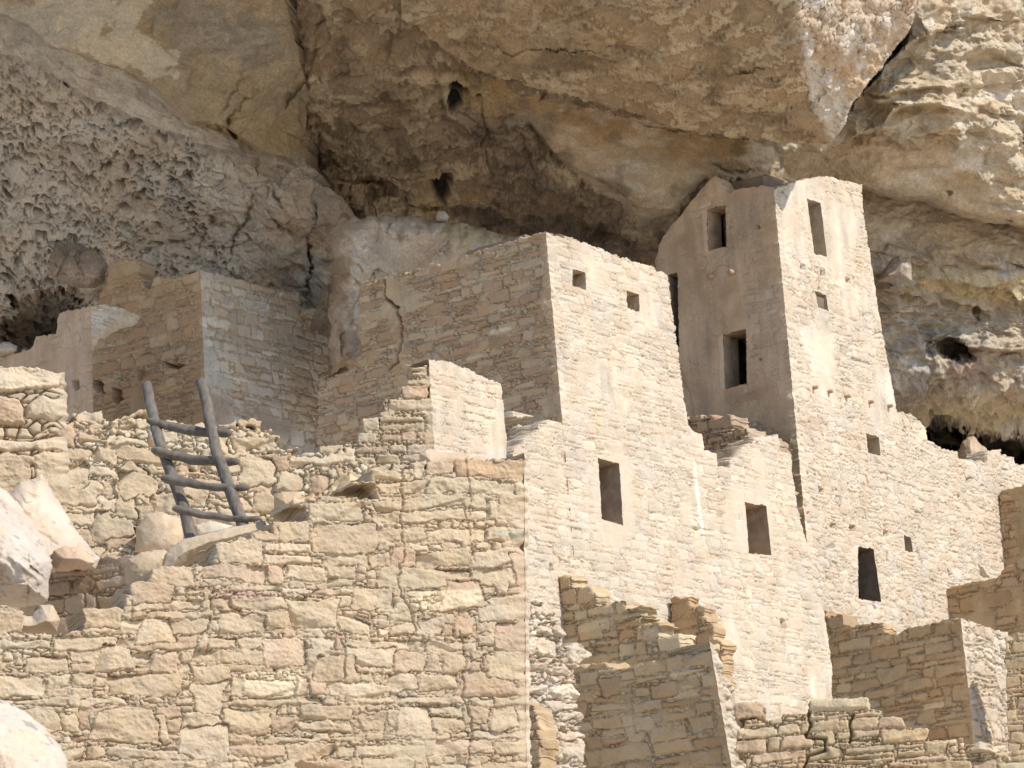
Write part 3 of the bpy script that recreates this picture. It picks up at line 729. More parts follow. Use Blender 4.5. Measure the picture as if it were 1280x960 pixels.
# ---- left cliff: pitted grey wall under a smooth brown slab
gx = axis(-400, 480, -8, 436, 1.05, 20); gy = axis(-330, 700, -8, 470, 1.05, 20)
X, Y = np.meshgrid(gx, gy)
poly = [(-400, -330), (340, -330), (352, -60), (357, 0), (370, 52), (382, 103), (391, 148), (382, 180), (381, 205), (406, 223), (421, 245), (426, 268), (419, 295), (415, 330), (408, 350), (389, 389), (381, 420), (376, 460), (376, 700), (-400, 700)]
D = D0 = rbf([(-350, 0, 40), (0, 0, 43.5), (200, 0, 43.6), (357, 0, 43.9), (0, 100, 45.6), (200, 100, 45.4), (380, 100, 46.0), (0, 250, 47.6), (200, 250, 47.3), (340, 250, 47.2), (400, 225, 47.9), (426, 268, 48.6), (400, 260, 47.5), (410, 345, 49.0), (380, 300, 47.9), (330, 330, 47.9), (390, 385, 49.3), (340, 400, 49), (0, 420, 49.8), (200, 400, 48.9), (100, 420, 50.6), (0, 600, 51), (400, 600, 51), (-350, 400, 46), (0, -300, 37), (300, -300, 37.5)], X, Y)
D = lip(D, X, Y, [(-60, -10), (38, 34), (55, 52), (85, 64), (113, 76), (155, 89), (192, 113), (213, 132), (232, 150), (254, 152), (285, 160), (326, 190), (350, 196), (372, 208), (384, 206)], .75, 120, 2)
D = lip(D, X, Y, [(-60, 50), (0, 64), (48, 81), (79, 100), (117, 124), (165, 146), (206, 163), (240, 178), (292, 190), (330, 200)], .42, 30, 2)
D = lip(D, X, Y, [(90, 94), (120, 110), (160, 124), (200, 140), (260, 168)], .16, 14, 1.6)
D = crack(D, X, Y, [(72, 95), (92, 108)], .5, 3.2); D = crack(D, X, Y, [(302, 82), (303, 100), (286, 126), (276, 140), (268, 148)], .08, 2.2)
D = crack(D, X, Y, [(258, 146), (262, 160), (278, 163), (286, 146), (310, 122), (336, 108)], .09, 2.4)
D = lip(D, X, Y, [(283, 146), (284, 160), (294, 174)], -.3, 12, 1.5)
D = lip(D, X, Y, [(354, 142), (362, 128), (374, 114), (376, 150), (377, 190)], -.2, 14, 1.5)
D = crack(D, X, Y, [(322, 226), (318, 252), (308, 274), (296, 292), (287, 322), (282, 345)], .16, 2.6)
D = crack(D, X, Y, [(328, 230), (338, 246), (336, 262)], .08, 2.6); D = crack(D, X, Y, [(338, 232), (350, 250), (360, 266)], .14, 2.2)
D = crack(D, X, Y, [(383, 286), (388, 304), (391, 326), (384, 350), (386, 380)], .35, 2.6); D = crack(D, X, Y, [(388, 240), (390, 270), (386, 300)], .15, 2.2)
D = crack(D, X, Y, [(326, 190), (322, 205), (318, 230)], .1, 2.5); D = crack(D, X, Y, [(256, 276), (252, 300), (246, 322)], .08, 3)
D = lip(D, X, Y, [(60, 340), (80, 360), (110, 366), (132, 356), (137, 335)], .55, 22, 2)
D = lip(D, X, Y, [(132, 330), (112, 312), (90, 304), (66, 306), (50, 312)], .2, 16, 2)
D = D+1.2*blob(X, Y, 50, 400, 60, 34, -.5, .5, 31)
Pg = P(X, Y, D); x, y, z = slope_cols(Pg)
dl, sl_, _ = polydist([(-60, -10), (38, 34), (113, 76), (192, 113), (232, 150), (326, 190), (384, 210)], X, Y)
upper = sst(-4, 4, -dl*sl_)
dl2, sl2, _ = polydist([(-60, 50), (48, 81), (117, 124), (206, 163), (292, 190), (345, 205)], X, Y)
lower = sst(-2, 8, dl2*sl2)
pm = lower*sst(-.25, .2, fbm(X*.012, Y*.012, 0, 4, 71)+.35-.5*sst(260, 350, X)+.35*(X < 110)*sst(60, 150, Y))
wx = X+7*fbm(X*.03, Y*.03, 0, 3, 72); wy = Y+6*fbm(X*.03, Y*.03, 5, 3, 73)
bx = wx*.87+wy*.5; by = wy*.87-wx*.5
c1, c2, ci = cell(bx*.078, by*.135, 74, .95)
hole = (1-sst(.19, .27, c1*(1+.6*noise(X*.15, Y*.15, 0, 6))))*(ci > .5)
c1b, c2b, cib = cell(bx*.17, by*.26, 75, .95)
hole2 = (1-sst(.18, .34, c1b))*(cib > .6)
c1c, _, cic = cell(bx*.042, by*.085, 76, .95)
hole3 = (1-sst(.10, .38, c1c))*(cic > .72)
cav = fbm(bx*.07, by*.17, 4, 3, 79, .6); hole4 = sst(.36, .52, cav)
pm = pm*sst(340, 200, X+30*fbm(X*.02, Y*.02, 2, 3, 70)) if False else pm*(1-sst(150, 330, X+60*fbm(X*.015, Y*.015, 2, 4, 70)))
pm2 = np.clip(pm*(.6+1.5*fbm(X*.018, Y*.022, 6, 4, 78)), 0, 1)
pit = np.clip(hole*1.1*pm2+hole2*.55*pm2+hole3*1.3*pm+hole4*pm*.3, 0, 1.4)
disp = -.28*pit+.10*fbm(x*.7, y*.7, z, 4, 5)*(1-.3*upper)+lower*.07*np.round(3*fbm(x*.5+z*.3, y*.5, z*1.3-x*.25, 3, 91))/1.5*(1-.6*pm)+.03*fbm(x*3, y*3, z*4, 4, 8, .6)*(1-.6*upper)+lower*(1-.8*pm)*(.10*facets(bx*.022, by*.045, 92)+.035*facets(bx*.06, by*.10, 93))+pm*.05*facets(bx*.035, by*.075, 94)+upper*(.05*facets(bx*.011, by*.02, 95)*sst(-.1, .3, noise(X*.012, Y*.012, 0, 96))+.018*facets(bx*.05, by*.09, 97))+.03*ridged(x*1.2, y*1.2, z*2, 3, 9)*lower*(.4+.6*pm)+.016*fbm(x*9, y*9, z*9, 4, 10, .65)
C = np.broadcast_to(np.array((.62, .565, .49), f32), Pg.shape)*(1+.14*fbm(x, y, z, 5, 14))[..., None]
C = mixc(C, (.55, .465, .37), sst(240, 330, X)*lower)
C = mixc(C, (.58, .56, .50), lower*sst(.1, .45, fbm(x*.8, y*.8, z*.8, 5, 82))*.75)
C = mixc(C, (.42, .30, .21), sst(.15, .5, fbm(x*.5, y*.5, z*.9, 4, 83))*.4*(1-upper))
C = mixc(C, (.40, .32, .215), upper)
C = mixc(C, (.31, .27, .22), upper*blob(X, Y, 265, 40, 110, 45, .2, .5, 84)*.8)
C = mixc(C, (.42, .32, .185), upper*np.clip(blob(X, Y, 180, 45, 40, 22, .6, .4, 85)+blob(X, Y, 330, 165, 60, 28, .3, .4, 86), 0, 1)*.7)
fu, _ = flakes(Pg, 161, 1.6); C = mixc(C, (.56, .49, .37), upper*fu*.35*sst(-.2, .4, noise(X*.008, Y*.012, 0, 3)))
C = C*(1-.28*sst(.15, .35, fbm(bx*.03, by*.11, 0, 5, 101, .6))*(1-pm)*(1-.7*upper))[..., None]
C = mixc(C, (.66, .61, .50), upper*sst(.05, .13, fbm(x*1.0, y*1.0, z*1.4, 5, 87)-.9*sst(150, 260, X)+.2)*.7)
C = mixc(C, (.43, .42, .37), blob(X, Y, 30, 30, 70, 34, .2, .5, 88)*.6)
C = mixc(C, (.45, .35, .26), blob(X, Y, 385, 270, 44, 60, 0, .4, 89)*.6)
C = C*(1-.30*np.clip(pit, 0, 1)*0)[..., None]
surf('cliff_wall', X, Y, D, D0, poly, C, disp, back=(.1, 1, .05), thick=3.5, jag=1.2, seed=9)

# ---- ground: the canyon floor and the rubble slope in front of the dwelling
g = np.linspace(-1, 1, 260); g = np.sign(g)*np.abs(g)**2.2*900
GX, GY = np.meshgrid(g, g); GY = GY+30
GZ = -1.9+.25*fbm(GX*.12, GY*.12, 0, 4, 3)+2.2*sst(26, 60, GY)*(np.abs(GX) < 60)
GV = np.stack([GX, GY, GZ], -1); gi = np.arange(260*260).reshape(260, 260)
o = link('ground', GV.reshape(-1, 3), np.stack([gi[:-1, :-1], gi[:-1, 1:], gi[1:, 1:], gi[1:, :-1]], -1).reshape(-1, 4),
         np.array((.66, .55, .42))*(1+.15*fbm(GX*.3, GY*.3, 0, 4, 5)).reshape(-1)[:, None], M_ground)
props(o, kind='structure')

# ================================================================== THE DWELLING
DR = (.581, .814); DL = (-.814, .581)
S_tower = dict(ch=.12, asp=1.9, gap=.007, prot=.010, wob=.4, rough=.005, edge=.014, pal='cream', mort=(.53, .445, .345), chink=.35, peb=.05, pebh=.8, plaster=.36, plcol=(.545, .455, .355), ragged=.22, crn=.5, cv=.05, odd=.02, groove=.024, gw=.010, gbias=.15)
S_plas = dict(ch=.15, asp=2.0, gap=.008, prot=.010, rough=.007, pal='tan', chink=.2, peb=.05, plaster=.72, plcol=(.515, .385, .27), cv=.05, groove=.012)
S_ash = dict(ch=.105, asp=2.5, gap=.007, prot=.008, wob=.16, wp=.1, rot=.015, rough=.003, edge=.012, pal='cream', mort=(.56, .475, .37), chink=.25, peb=.045, pebh=.8, ragged=.09, split=.12, cv=.055, crn=.35, plaster=.27, plcol=(.53, .44, .335), groove=.022, gw=.010, gbias=.05, facet=.4, odd=.02)
S_shade = dict(ch=.110, asp=2.4, gap=.008, prot=.012, wob=.16, wp=.1, rot=.015, rough=.005, edge=.014, pal='brown', mort=(.47, .37, .25), chink=.25, peb=.045, pebh=.8, ragged=.14, split=.14, cv=.075, crn=.4, plaster=.22, plcol=(.43, .335, .22), groove=.035, gw=.011, gbias=.15, facet=.6)  # style for faces turned from the sun, shade painted into stone and mortar
S_rub = dict(ch=.18, asp=1.7, gap=.010, prot=.034, wob=.6, rough=.009, edge=.035, pal='cream', chink=.5, peb=.07, ragged=.2, crn=.7, rot=.08, cv=.05, tap=1.5, groove=.02)
S_near = dict(ch=.150, asp=2.35, gap=.004, prot=.0125, wob=.28, wp=.14, rough=.0115, edge=.011, pal='near', chink=.55, peb=.05, pebh=.75, ragged=.13, split=.16, rot=.035, cv=.045, crn=.26, wvar=.6, thinp=.24, mort=(.44, .345, .235), groove=.021, gw=.0055, gbias=.2, odd=.05, big=.16, facet=1.2, tap=1.2)
S_kiva = dict(ch=.185, asp=1.8, gap=.006, prot=.034, wob=.7, rough=.010, edge=.03, pal='near', chink=.4, peb=.08, pebh=.8, ragged=.24, crn=.5, rot=.07, cv=.05, tap=1.6, mort=(.53, .445, .325), groove=.016, gbias=0, big=.18, facet=2.0, odd=.03)
S_low = dict(ch=.13, asp=2.3, gap=.007, prot=.014, wob=.25, wp=.12, rough=.006, edge=.014, pal='gold', chink=.3, peb=.05, pebh=.8, ragged=.12, crn=.35, cv=.08, groove=.03, gw=.010, gbias=.1)
RES = .0115

# ---- central building
TB = thing('stone_building', 'tall pale stone building in the middle, two tiny square windows near its flat top', 'building', P(703, 530, 40)*np.array([1, 1, 0]))
fG = Face((682, 289), (703, 530), 40.0, DR)
fGs = fG.other(DL)
_, v530 = fG.uv(700, 528)
win1 = [(715.5, 337), (731, 341.5), (731.5, 361.5), (716, 357)]
win2 = [(783, 364), (798, 368.5), (798.5, 389), (784, 384.5)]
door1 = [(747.5, 573), (773, 580), (778, 656.5), (752, 648.5)]
win3 = [(931, 629), (957, 633), (963.5, 694), (936, 691)]
wall(fG, [(640, 285), (682, 289), (725, 301), (770, 318), (800, 330), (815, 333), (820, 337), (835, 344), (837, 360), (842, 400), (848, 440), (853, 485), (859, 530),
          (870, 540), (878, 545), (880, 562), (896, 567), (897, 583), (911, 583), (911, 574), (926, 567), (927, 556), (940, 555), (940, 547), (973, 543), (974, 563), (988, 566),
          (990, 590), (997, 637), (1010, 687), (1018, 737), (1030, 765), (1040, 830), (1040, 1000), (630, 1000), (640, 560), (652, 555), (656, 545), (668, 540), (672, 532), (683, 529), (684, 521), (640, 521)],
     S_ash, 11, RES, M_mid, TB, thick=.45, corner='+', corner_v=float(v530), rag=False, jag=.035,
     holes=[win1, win2, door1, win3],
     pits=[([(686, 705), (691, 706), (692, 716), (687, 715)], .18), ([(974, 774), (982, 776), (982, 787), (975, 784)], .2), ([(867, 660), (873, 661), (873, 664), (868, 663)], .1)],
     patches=[([(735, 545), (765, 540), (800, 580), (800, 660), (780, 700), (735, 690), (730, 600)], (.55, .45, .345), -1),
              ([(872, 390), (876, 393), (874, 391), (871, 389)], (.8, .72, .6), .004),
              ([(864, 570), (870, 580), (876, 640), (881, 672), (876, 670), (868, 620)], (.76, .68, .56), .012),
              ([(900, 600), (930, 600), (965, 620), (975, 700), (940, 710), (905, 690)], (.555, .455, .35), -1)])
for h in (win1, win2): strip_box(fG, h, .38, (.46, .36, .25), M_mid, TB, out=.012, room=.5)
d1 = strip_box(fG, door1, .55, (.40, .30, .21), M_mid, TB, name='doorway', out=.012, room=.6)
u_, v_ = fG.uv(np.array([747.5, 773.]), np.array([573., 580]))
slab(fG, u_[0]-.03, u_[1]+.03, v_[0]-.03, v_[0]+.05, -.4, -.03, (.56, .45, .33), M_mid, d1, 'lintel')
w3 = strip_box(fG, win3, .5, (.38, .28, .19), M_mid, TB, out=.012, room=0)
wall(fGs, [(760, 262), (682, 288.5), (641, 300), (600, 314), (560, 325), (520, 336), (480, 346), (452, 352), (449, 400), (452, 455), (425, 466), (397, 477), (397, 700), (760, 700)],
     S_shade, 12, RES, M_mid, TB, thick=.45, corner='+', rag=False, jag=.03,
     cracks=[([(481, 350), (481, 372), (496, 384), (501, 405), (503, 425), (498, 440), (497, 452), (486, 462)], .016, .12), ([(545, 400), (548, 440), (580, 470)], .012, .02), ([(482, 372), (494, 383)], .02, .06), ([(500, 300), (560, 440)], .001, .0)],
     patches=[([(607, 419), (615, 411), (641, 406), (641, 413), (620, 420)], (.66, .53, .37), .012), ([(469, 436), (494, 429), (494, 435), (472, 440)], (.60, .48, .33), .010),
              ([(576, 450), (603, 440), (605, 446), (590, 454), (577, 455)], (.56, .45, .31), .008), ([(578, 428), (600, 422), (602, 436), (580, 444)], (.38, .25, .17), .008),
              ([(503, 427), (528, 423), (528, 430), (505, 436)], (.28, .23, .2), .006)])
# cross wall inside, seen through the broken top
fQ = Face((974, 546), (990, 640), 46.3, DL)
TQ = thing('ruined_wall', 'shaded brown wall stub in the gap between the tall building and the tower', 'wall', fQ.C*np.array([1, 1, 0]))
wall(fQ, [(968, 700), (968, 560), (966, 548), (942, 549), (940, 537), (925, 534), (910, 527), (893, 521), (886, 522), (872, 520), (856, 523), (830, 524), (830, 700)],
     dict(S_low, pal='red', prot=.05, ch=.12), 13, .014, M_mid, TQ, jag=.05, thick=.5)

# ---- the square tower
TT = thing('square_tower', 'four storey square stone tower with a plastered side and tall openings, under the overhang', 'tower', P(1017, 770, 47.2)*np.array([1, 1, 0]))
fK = Face((967, 235), (1017, 770), 47.2, DR, batter=.03)
fKs = fK.other(DL)
w_tall = [(1008.5, 249), (1025, 254), (1033, 320), (1017.5, 317)]
w_sq = [(1019, 364.5), (1032, 369), (1034.5, 388), (1022, 384)]
w_low = [(1082, 541.5), (1098, 547), (1100, 569), (1085, 565)]
d_low = [(1072, 684), (1091, 686.5), (1101, 752.5), (1073, 748)]
w_sm = [(1129.5, 669.5), (1137.5, 672), (1140.5, 690), (1131, 688)]
def ptf(px, dep=.2): return (px, dep)
def ph(x_, y_, r_=3, dep=.2): return ([(x_-r_, y_-r_), (x_+r_, y_-r_+1), (x_+r_, y_+r_+1), (x_-r_, y_+r_)], dep)
tower_pl = lambda U, V, mk: np.maximum(mk*sst(v_up-.6, v_up+.3, V+.4*noise(U*1.2, V*1.2, 0, 9)), 0)
_, v_up = fK.uv(1060, 520); v_up = float(v_up)
wall(fK, [(940, 238), (967, 237), (975, 232), (985, 232), (992, 226), (1005, 225), (1018, 221), (1040, 221), (1060, 227), (1078, 231), (1078, 262), (1083, 290), (1100, 400), (1111, 460), (1121, 514),
          (1140, 518), (1146, 523), (1156, 533), (1158, 548), (1172, 557), (1178, 561), (1196, 565), (1198, 573), (1218, 575), (1233, 577), (1234, 563), (1251, 562), (1252, 569), (1266, 571), (1269, 580), (1320, 583), (1340, 1000), (1000, 1000), (950, 700)],
     dict(S_tower, plfn=tower_pl), 21, .0125, M_mid, TT, thick=.4, corner='+', rag=False, jag=.035,
     holes=[w_tall, w_sq, w_low, d_low, w_sm],
     pits=[ph(1003, 333, 3.2), ph(1028, 341, 3.4), ph(1060, 350, 3), ph(1041, 657, 3), ph(1065, 660, 3.4), ph(1107, 666, 3.2), ph(1210, 600, 3), ph(1198, 620, 2, .1), ([(1222, 706), (1229, 711), (1235, 722), (1226, 720)], .25), ph(1026, 612, 3, .08), ph(982, 700, .1)],
     cracks=[([(1052, 432), (1046, 460), (1056, 500)], .012, .02), ([(990, 380), (1000, 420), (1016, 440)], .01, .02), ([(1130, 530), (1134, 570), (1128, 600)], .010, .02)],
     patches=[([(990, 400), (1046, 408), (1050, 440), (1048, 460), (1064, 488), (1012, 480), (998, 440)], (.61, .52, .41), -1),
              ([(1080, 740), (1108, 735), (1112, 765), (1078, 765)], (.42, .40, .37), -1), ([(1046, 740), (1072, 738), (1074, 762), (1044, 760)], (.50, .45, .39), -1)])
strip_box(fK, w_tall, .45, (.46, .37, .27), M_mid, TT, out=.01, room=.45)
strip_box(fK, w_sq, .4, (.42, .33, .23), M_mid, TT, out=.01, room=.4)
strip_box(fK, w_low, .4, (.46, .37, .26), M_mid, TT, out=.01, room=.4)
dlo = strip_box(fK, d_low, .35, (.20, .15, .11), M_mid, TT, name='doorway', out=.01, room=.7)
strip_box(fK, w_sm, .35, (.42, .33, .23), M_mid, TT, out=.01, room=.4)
u_, v_ = fK.uv(np.array([1070., 1096]), np.array([683., 687]))
slab(fK, u_[0]-.02, u_[1]+.03, v_[0]-.01, v_[0]+.05, -.2, .045, (.64, .54, .42), M_mid, dlo, 'lintel')
for (vx, vy) in ((1016, 485), (1035, 490), (1057, 496), (1086, 503), (1110, 508)):
    u_, v_ = fK.uv(float(vx), float(vy)); a_ = fK.pt(u_, v_, -.1); b_ = fK.pt(u_, v_, .16)
    b_ = fK.pt(u_, v_, .085); V_, Q_ = tube([a_, (a_+b_)/2, b_], [.034, .034, .030], 10, seed=vx)
    props(link('beam_end', V_, Q_, np.broadcast_to(np.array((.36, .25, .16)), V_.shape), M_wood, TT))
ws1 = [(884.5, 262), (907, 257.5), (908.5, 308), (886, 313.5)]
ws2 = [(905, 419), (932.5, 412), (934, 479), (907, 486.5)]
gapd = [(836, 344), (847, 342), (849, 442), (840, 448)]
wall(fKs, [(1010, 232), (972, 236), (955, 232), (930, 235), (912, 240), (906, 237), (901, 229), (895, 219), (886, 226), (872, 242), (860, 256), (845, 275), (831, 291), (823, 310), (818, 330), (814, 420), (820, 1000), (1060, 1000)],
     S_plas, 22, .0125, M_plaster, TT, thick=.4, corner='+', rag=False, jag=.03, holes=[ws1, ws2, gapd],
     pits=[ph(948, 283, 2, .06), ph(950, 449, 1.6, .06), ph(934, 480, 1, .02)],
     cracks=[([(940, 437), (985, 425)], .008, .015), ([(850, 470), (862, 490), (870, 540)], .01, .02)],
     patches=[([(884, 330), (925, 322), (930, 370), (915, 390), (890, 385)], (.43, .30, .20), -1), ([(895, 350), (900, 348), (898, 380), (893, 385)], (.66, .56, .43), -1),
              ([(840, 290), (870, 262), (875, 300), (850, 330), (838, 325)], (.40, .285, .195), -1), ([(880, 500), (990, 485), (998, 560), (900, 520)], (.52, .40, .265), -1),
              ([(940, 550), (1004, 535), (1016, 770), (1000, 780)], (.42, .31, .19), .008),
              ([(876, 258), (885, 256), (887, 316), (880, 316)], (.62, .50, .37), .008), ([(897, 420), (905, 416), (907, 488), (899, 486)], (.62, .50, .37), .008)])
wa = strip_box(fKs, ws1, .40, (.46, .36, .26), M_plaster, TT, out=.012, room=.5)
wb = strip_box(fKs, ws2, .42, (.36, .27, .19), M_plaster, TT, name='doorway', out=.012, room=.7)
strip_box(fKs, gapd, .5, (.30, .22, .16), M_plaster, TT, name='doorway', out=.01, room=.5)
u_, v_ = fKs.uv(np.array([938., 903]), np.array([481., 488]))
slab(fKs, u_[0]-.02, u_[1]+.06, v_[1]-.06, v_[1]+.02, -.2, .07, (.58, .46, .33), M_plaster, wb, 'sill')
for (vx, vy) in ((917, 341), (891, 346)):
    u_, v_ = fKs.uv(float(vx), float(vy)); a_ = fKs.pt(u_, v_, -.1); b_ = fKs.pt(u_, v_, .17)
    b_ = fKs.pt(u_, v_, .11); V_, Q_ = tube([a_, (a_+b_)/2, b_], [.045, .045, .04], 10, seed=vx)
    props(link('beam_end', V_, Q_, np.broadcast_to(np.array((.44, .30, .21)), V_.shape), M_wood, TT))

# ---- walls at the lower right
def ruin(name, label, cat, faces, group=None):
    loc = faces[0][0].C*np.array([1, 1, 0]); T = thing(name, label, cat, loc, group or ('ruined wall stubs' if name == 'ruined_wall' else None))
    for (fc, outl, st, sd_, kw) in faces: wall(fc, outl, st, sd_, kw.pop('res', RES), kw.pop('mat', M_mid), T, **kw)
    return T
S_J = dict(S_low, ch=.15, prot=.018)
fJ = Face((1200, 772), (1215, 905), 45.1, DL); fJr = fJ.other(DR)
ruin('stone_room', 'roofless stone room below the tower with a shaded side and sunlit corner', 'building', [
    (fJ, [(1240, 760), (1201, 772), (1180, 776), (1155, 781), (1131, 785), (1121, 793), (1106, 790), (1105, 778), (1072, 780), (1069, 783), (1056, 781), (1054, 768), (1038, 769), (1035, 777), (1034, 762), (1009, 773), (1000, 800), (1004, 1000), (1260, 1000)], S_J, 31, dict(corner='+', rag=False, jag=.03, cracks=[([(1172, 869), (1150, 880)], .01, .03)])),
    (fJr, [(1180, 766), (1200, 773), (1230, 783), (1257, 791), (1262, 812), (1268, 900), (1280, 1000), (1180, 1000)], dict(S_rub, prot=.035, ch=.17, asp=1.5), 32, dict(corner='+', rag=False, jag=.03))])
def onK(x, y, f=None):
    f = f or fK; u, v = f.uv(float(x), float(y)); return float(f.pt(u, v)[1])
fX2 = Face((1249, 612), (1256, 720), onK(1256, 720)+.06, (.814, -.581))
ruin('ruined_wall', 'high brown shaded wall stub at the right edge, rounded corner, above the lower shaded wall', 'wall', [
    (fX2, [(1249, 618), (1252, 613), (1265, 610), (1290, 603), (1330, 600), (1340, 800), (1256, 800)], dict(S_J, plaster=.5, plcol=(.44, .33, .195)), 33, dict(rag=False, jag=.02, res=.014))])
fX1 = Face((1181, 733), (1188, 800), onK(1188, 800)+.06, (.814, -.581))
ruin('ruined_wall', 'low brown shaded wall rising towards the right edge, beside the tower doorway', 'wall', [
    (fX1, [(1181, 735), (1215, 727), (1245, 722), (1258, 708), (1280, 697), (1330, 690), (1340, 900), (1188, 900)], dict(S_J, plaster=.45, plcol=(.45, .34, .20)), 34, dict(rag=False, jag=.025, res=.013))])
fN2 = Face((1258, 800), (1266, 930), 44.6, (.97, -.25))
ruin('ruined_wall', 'tan coursed wall end cut off by the right edge, beside the roofless room', 'wall', [
    (fN2, [(1256, 796), (1270, 791), (1300, 790), (1340, 790), (1340, 1000), (1262, 1000)], dict(S_low, pal='warm'), 35, dict(rag=False, jag=.02))])
fE = Face((931, 880), (933, 960), 33.0, (1, -.10))
ruin('ruined_wall', 'ruined foreground wall at the bottom right with dark open cracks', 'wall', [
    (fE, [(931, 880), (946, 884), (947, 896), (976, 897), (978, 888), (1005, 889), (1007, 883), (1040, 879), (1084, 880), (1100, 884), (1126, 899), (1140, 906), (1155, 905), (1170, 913), (1195, 913), (1210, 925), (1240, 932), (1300, 936), (1340, 940), (1340, 1080), (925, 1080)],
     dict(S_low, pal='warm', ch=.145, prot=.020, rough=.009), 36, dict(mat=M_near, res=.0095, rag=True, jag=.03, thick=.6,
      cracks=[([(1011, 890), (1012, 905), (1008, 922), (1032, 924), (1033, 938), (1010, 945), (1005, 960)], .013, .12), ([(1066, 893), (1062, 905), (1064, 928)], .012, .12)]))])

# ---- stepped walls in front of the central building
fD = Face((691, 717), (706, 820), onK(706, 820, fG)+.06, (.814, -.581))
ruin('ruined_wall', 'shaded golden wall stepping down to the right, leaning on the tall building', 'wall', [
    (fD, [(690, 718), (718, 716), (718, 731), (739, 731), (740, 742), (768, 741), (768, 748), (788, 747), (789, 757), (803, 757), (804, 768), (815, 768), (816, 776), (831, 776), (832, 794), (850, 794), (851, 806), (880, 806), (885, 900), (700, 900)], dict(S_low, pal='warm', ch=.15, prot=.02), 41, dict(jag=.035, rag=True, thick=.35,
      patches=[([(720, 785), (735, 775), (766, 772), (762, 782), (735, 792), (722, 793)], (.62, .48, .30), .015)]))])
fC = Face((888, 812), (914, 960), 34.9, DL, batter=.02); fCr = fC.other(DR)
ruin('stone_room', 'shaded block of wall at the bottom centre with a bright broken right end', 'building', [
    (fC, [(930, 800), (890, 812), (874, 815), (853, 818), (833, 821), (820, 825), (805, 827), (790, 832), (779, 836), (762, 834), (757, 828), (739, 829), (735, 834), (722, 832), (713, 836), (716, 880), (724, 1060), (960, 1060)], dict(S_low, ch=.14, asp=2.4, mort=(.46, .35, .21)), 42, dict(corner='+', rag=False, jag=.03, thick=.5, res=.010,
      patches=[([(838, 838), (860, 833), (880, 837), (880, 846), (845, 851), (838, 848)], (.60, .46, .29), .01), ([(765, 845), (800, 838), (812, 960), (770, 960)], (.50, .37, .225), -1), ([(850, 857), (868, 855), (870, 860), (853, 862)], (.62, .5, .34), .008)])),
    (fCr, [(850, 798), (886, 800), (894, 810), (898, 826), (902, 846), (912, 856), (920, 870), (931, 898), (931, 960), (935, 1060), (850, 1060)], dict(S_rub, rough=.016), 43, dict(corner='+', rag=False, jag=.05, thick=.6, res=.010))])
fM = Face((838, 748), (852, 830), onK(852, 830, fG)-.2, (.814, -.581))
ruin('ruined_wall', 'short golden wall stub behind the stepped wall, beside the sunlit building face', 'wall', [
    (fM, [(838, 748), (862, 746), (862, 756), (882, 758), (883, 780), (892, 781), (893, 800), (903, 801), (905, 900), (840, 900)], dict(S_low), 44, dict(jag=.03, rag=False, thick=.3, pits=[([(832, 764), (840, 764), (840, 775), (832, 775)], .1)]))])
fB = Face((656, 760), (658, 960), 31.5, DR)
ruin('ruined_wall', 'bright broken rubble wall end just right of the near wall corner', 'wall', [
    (fB, [(650, 757), (672, 752), (686, 760), (694, 778), (700, 800), (708, 806), (724, 806), (729, 818), (722, 830), (714, 834), (716, 870), (722, 920), (726, 960), (730, 1060), (660, 1060), (655, 900)],
     dict(S_rub, rough=.02, prot=.07), 45, dict(jag=.06, rag=False, thick=.7, res=.009))])
fB2 = Face((657, 878), (660, 960), 31.2, DL)
ruin('ruined_wall', 'small shaded wall edge squeezed between the near wall corner and the rubble wall end', 'wall', [
    (Face((658, 876), (660, 960), 31.2, (.814, -.581)), [(650, 876), (668, 882), (672, 905), (676, 930), (674, 1060), (650, 1060)], dict(S_low), 46, dict(jag=.02, rag=False, thick=.3, res=.009))])

# ---- small sunlit ruin in front of the shaded side
fH = Face((536, 450), (541, 560), 36.5, DR)
fHl = fH.other((-.95, -.10))
ruin('stone_ruin', 'small sunlit ruin with stepped broken left end, in front of the tall building', 'ruin', [
    (fH, [(520, 449), (537, 449), (546, 451), (553, 450), (583, 459), (600, 469), (614, 476), (626, 479), (629, 500), (630, 518), (633, 545), (636, 640), (520, 640)], dict(S_ash, plaster=.5, pal='cream'), 51, dict(corner='+', rag=False, jag=.025, res=.010, cracks=[([(580, 505), (585, 540), (580, 560)], .01, .02)])),
    (fHl, [(545, 449), (532, 451), (520, 463), (515, 463), (514, 476), (501, 476), (500, 493), (478, 499), (476, 514), (474, 524), (455, 530), (450, 550), (420, 558), (405, 562), (405, 660), (560, 660)], dict(S_low, pal='near', prot=.03, rough=.012, ch=.13), 52, dict(corner='+', rag=True, jag=.04, res=.010, thick=.7))])

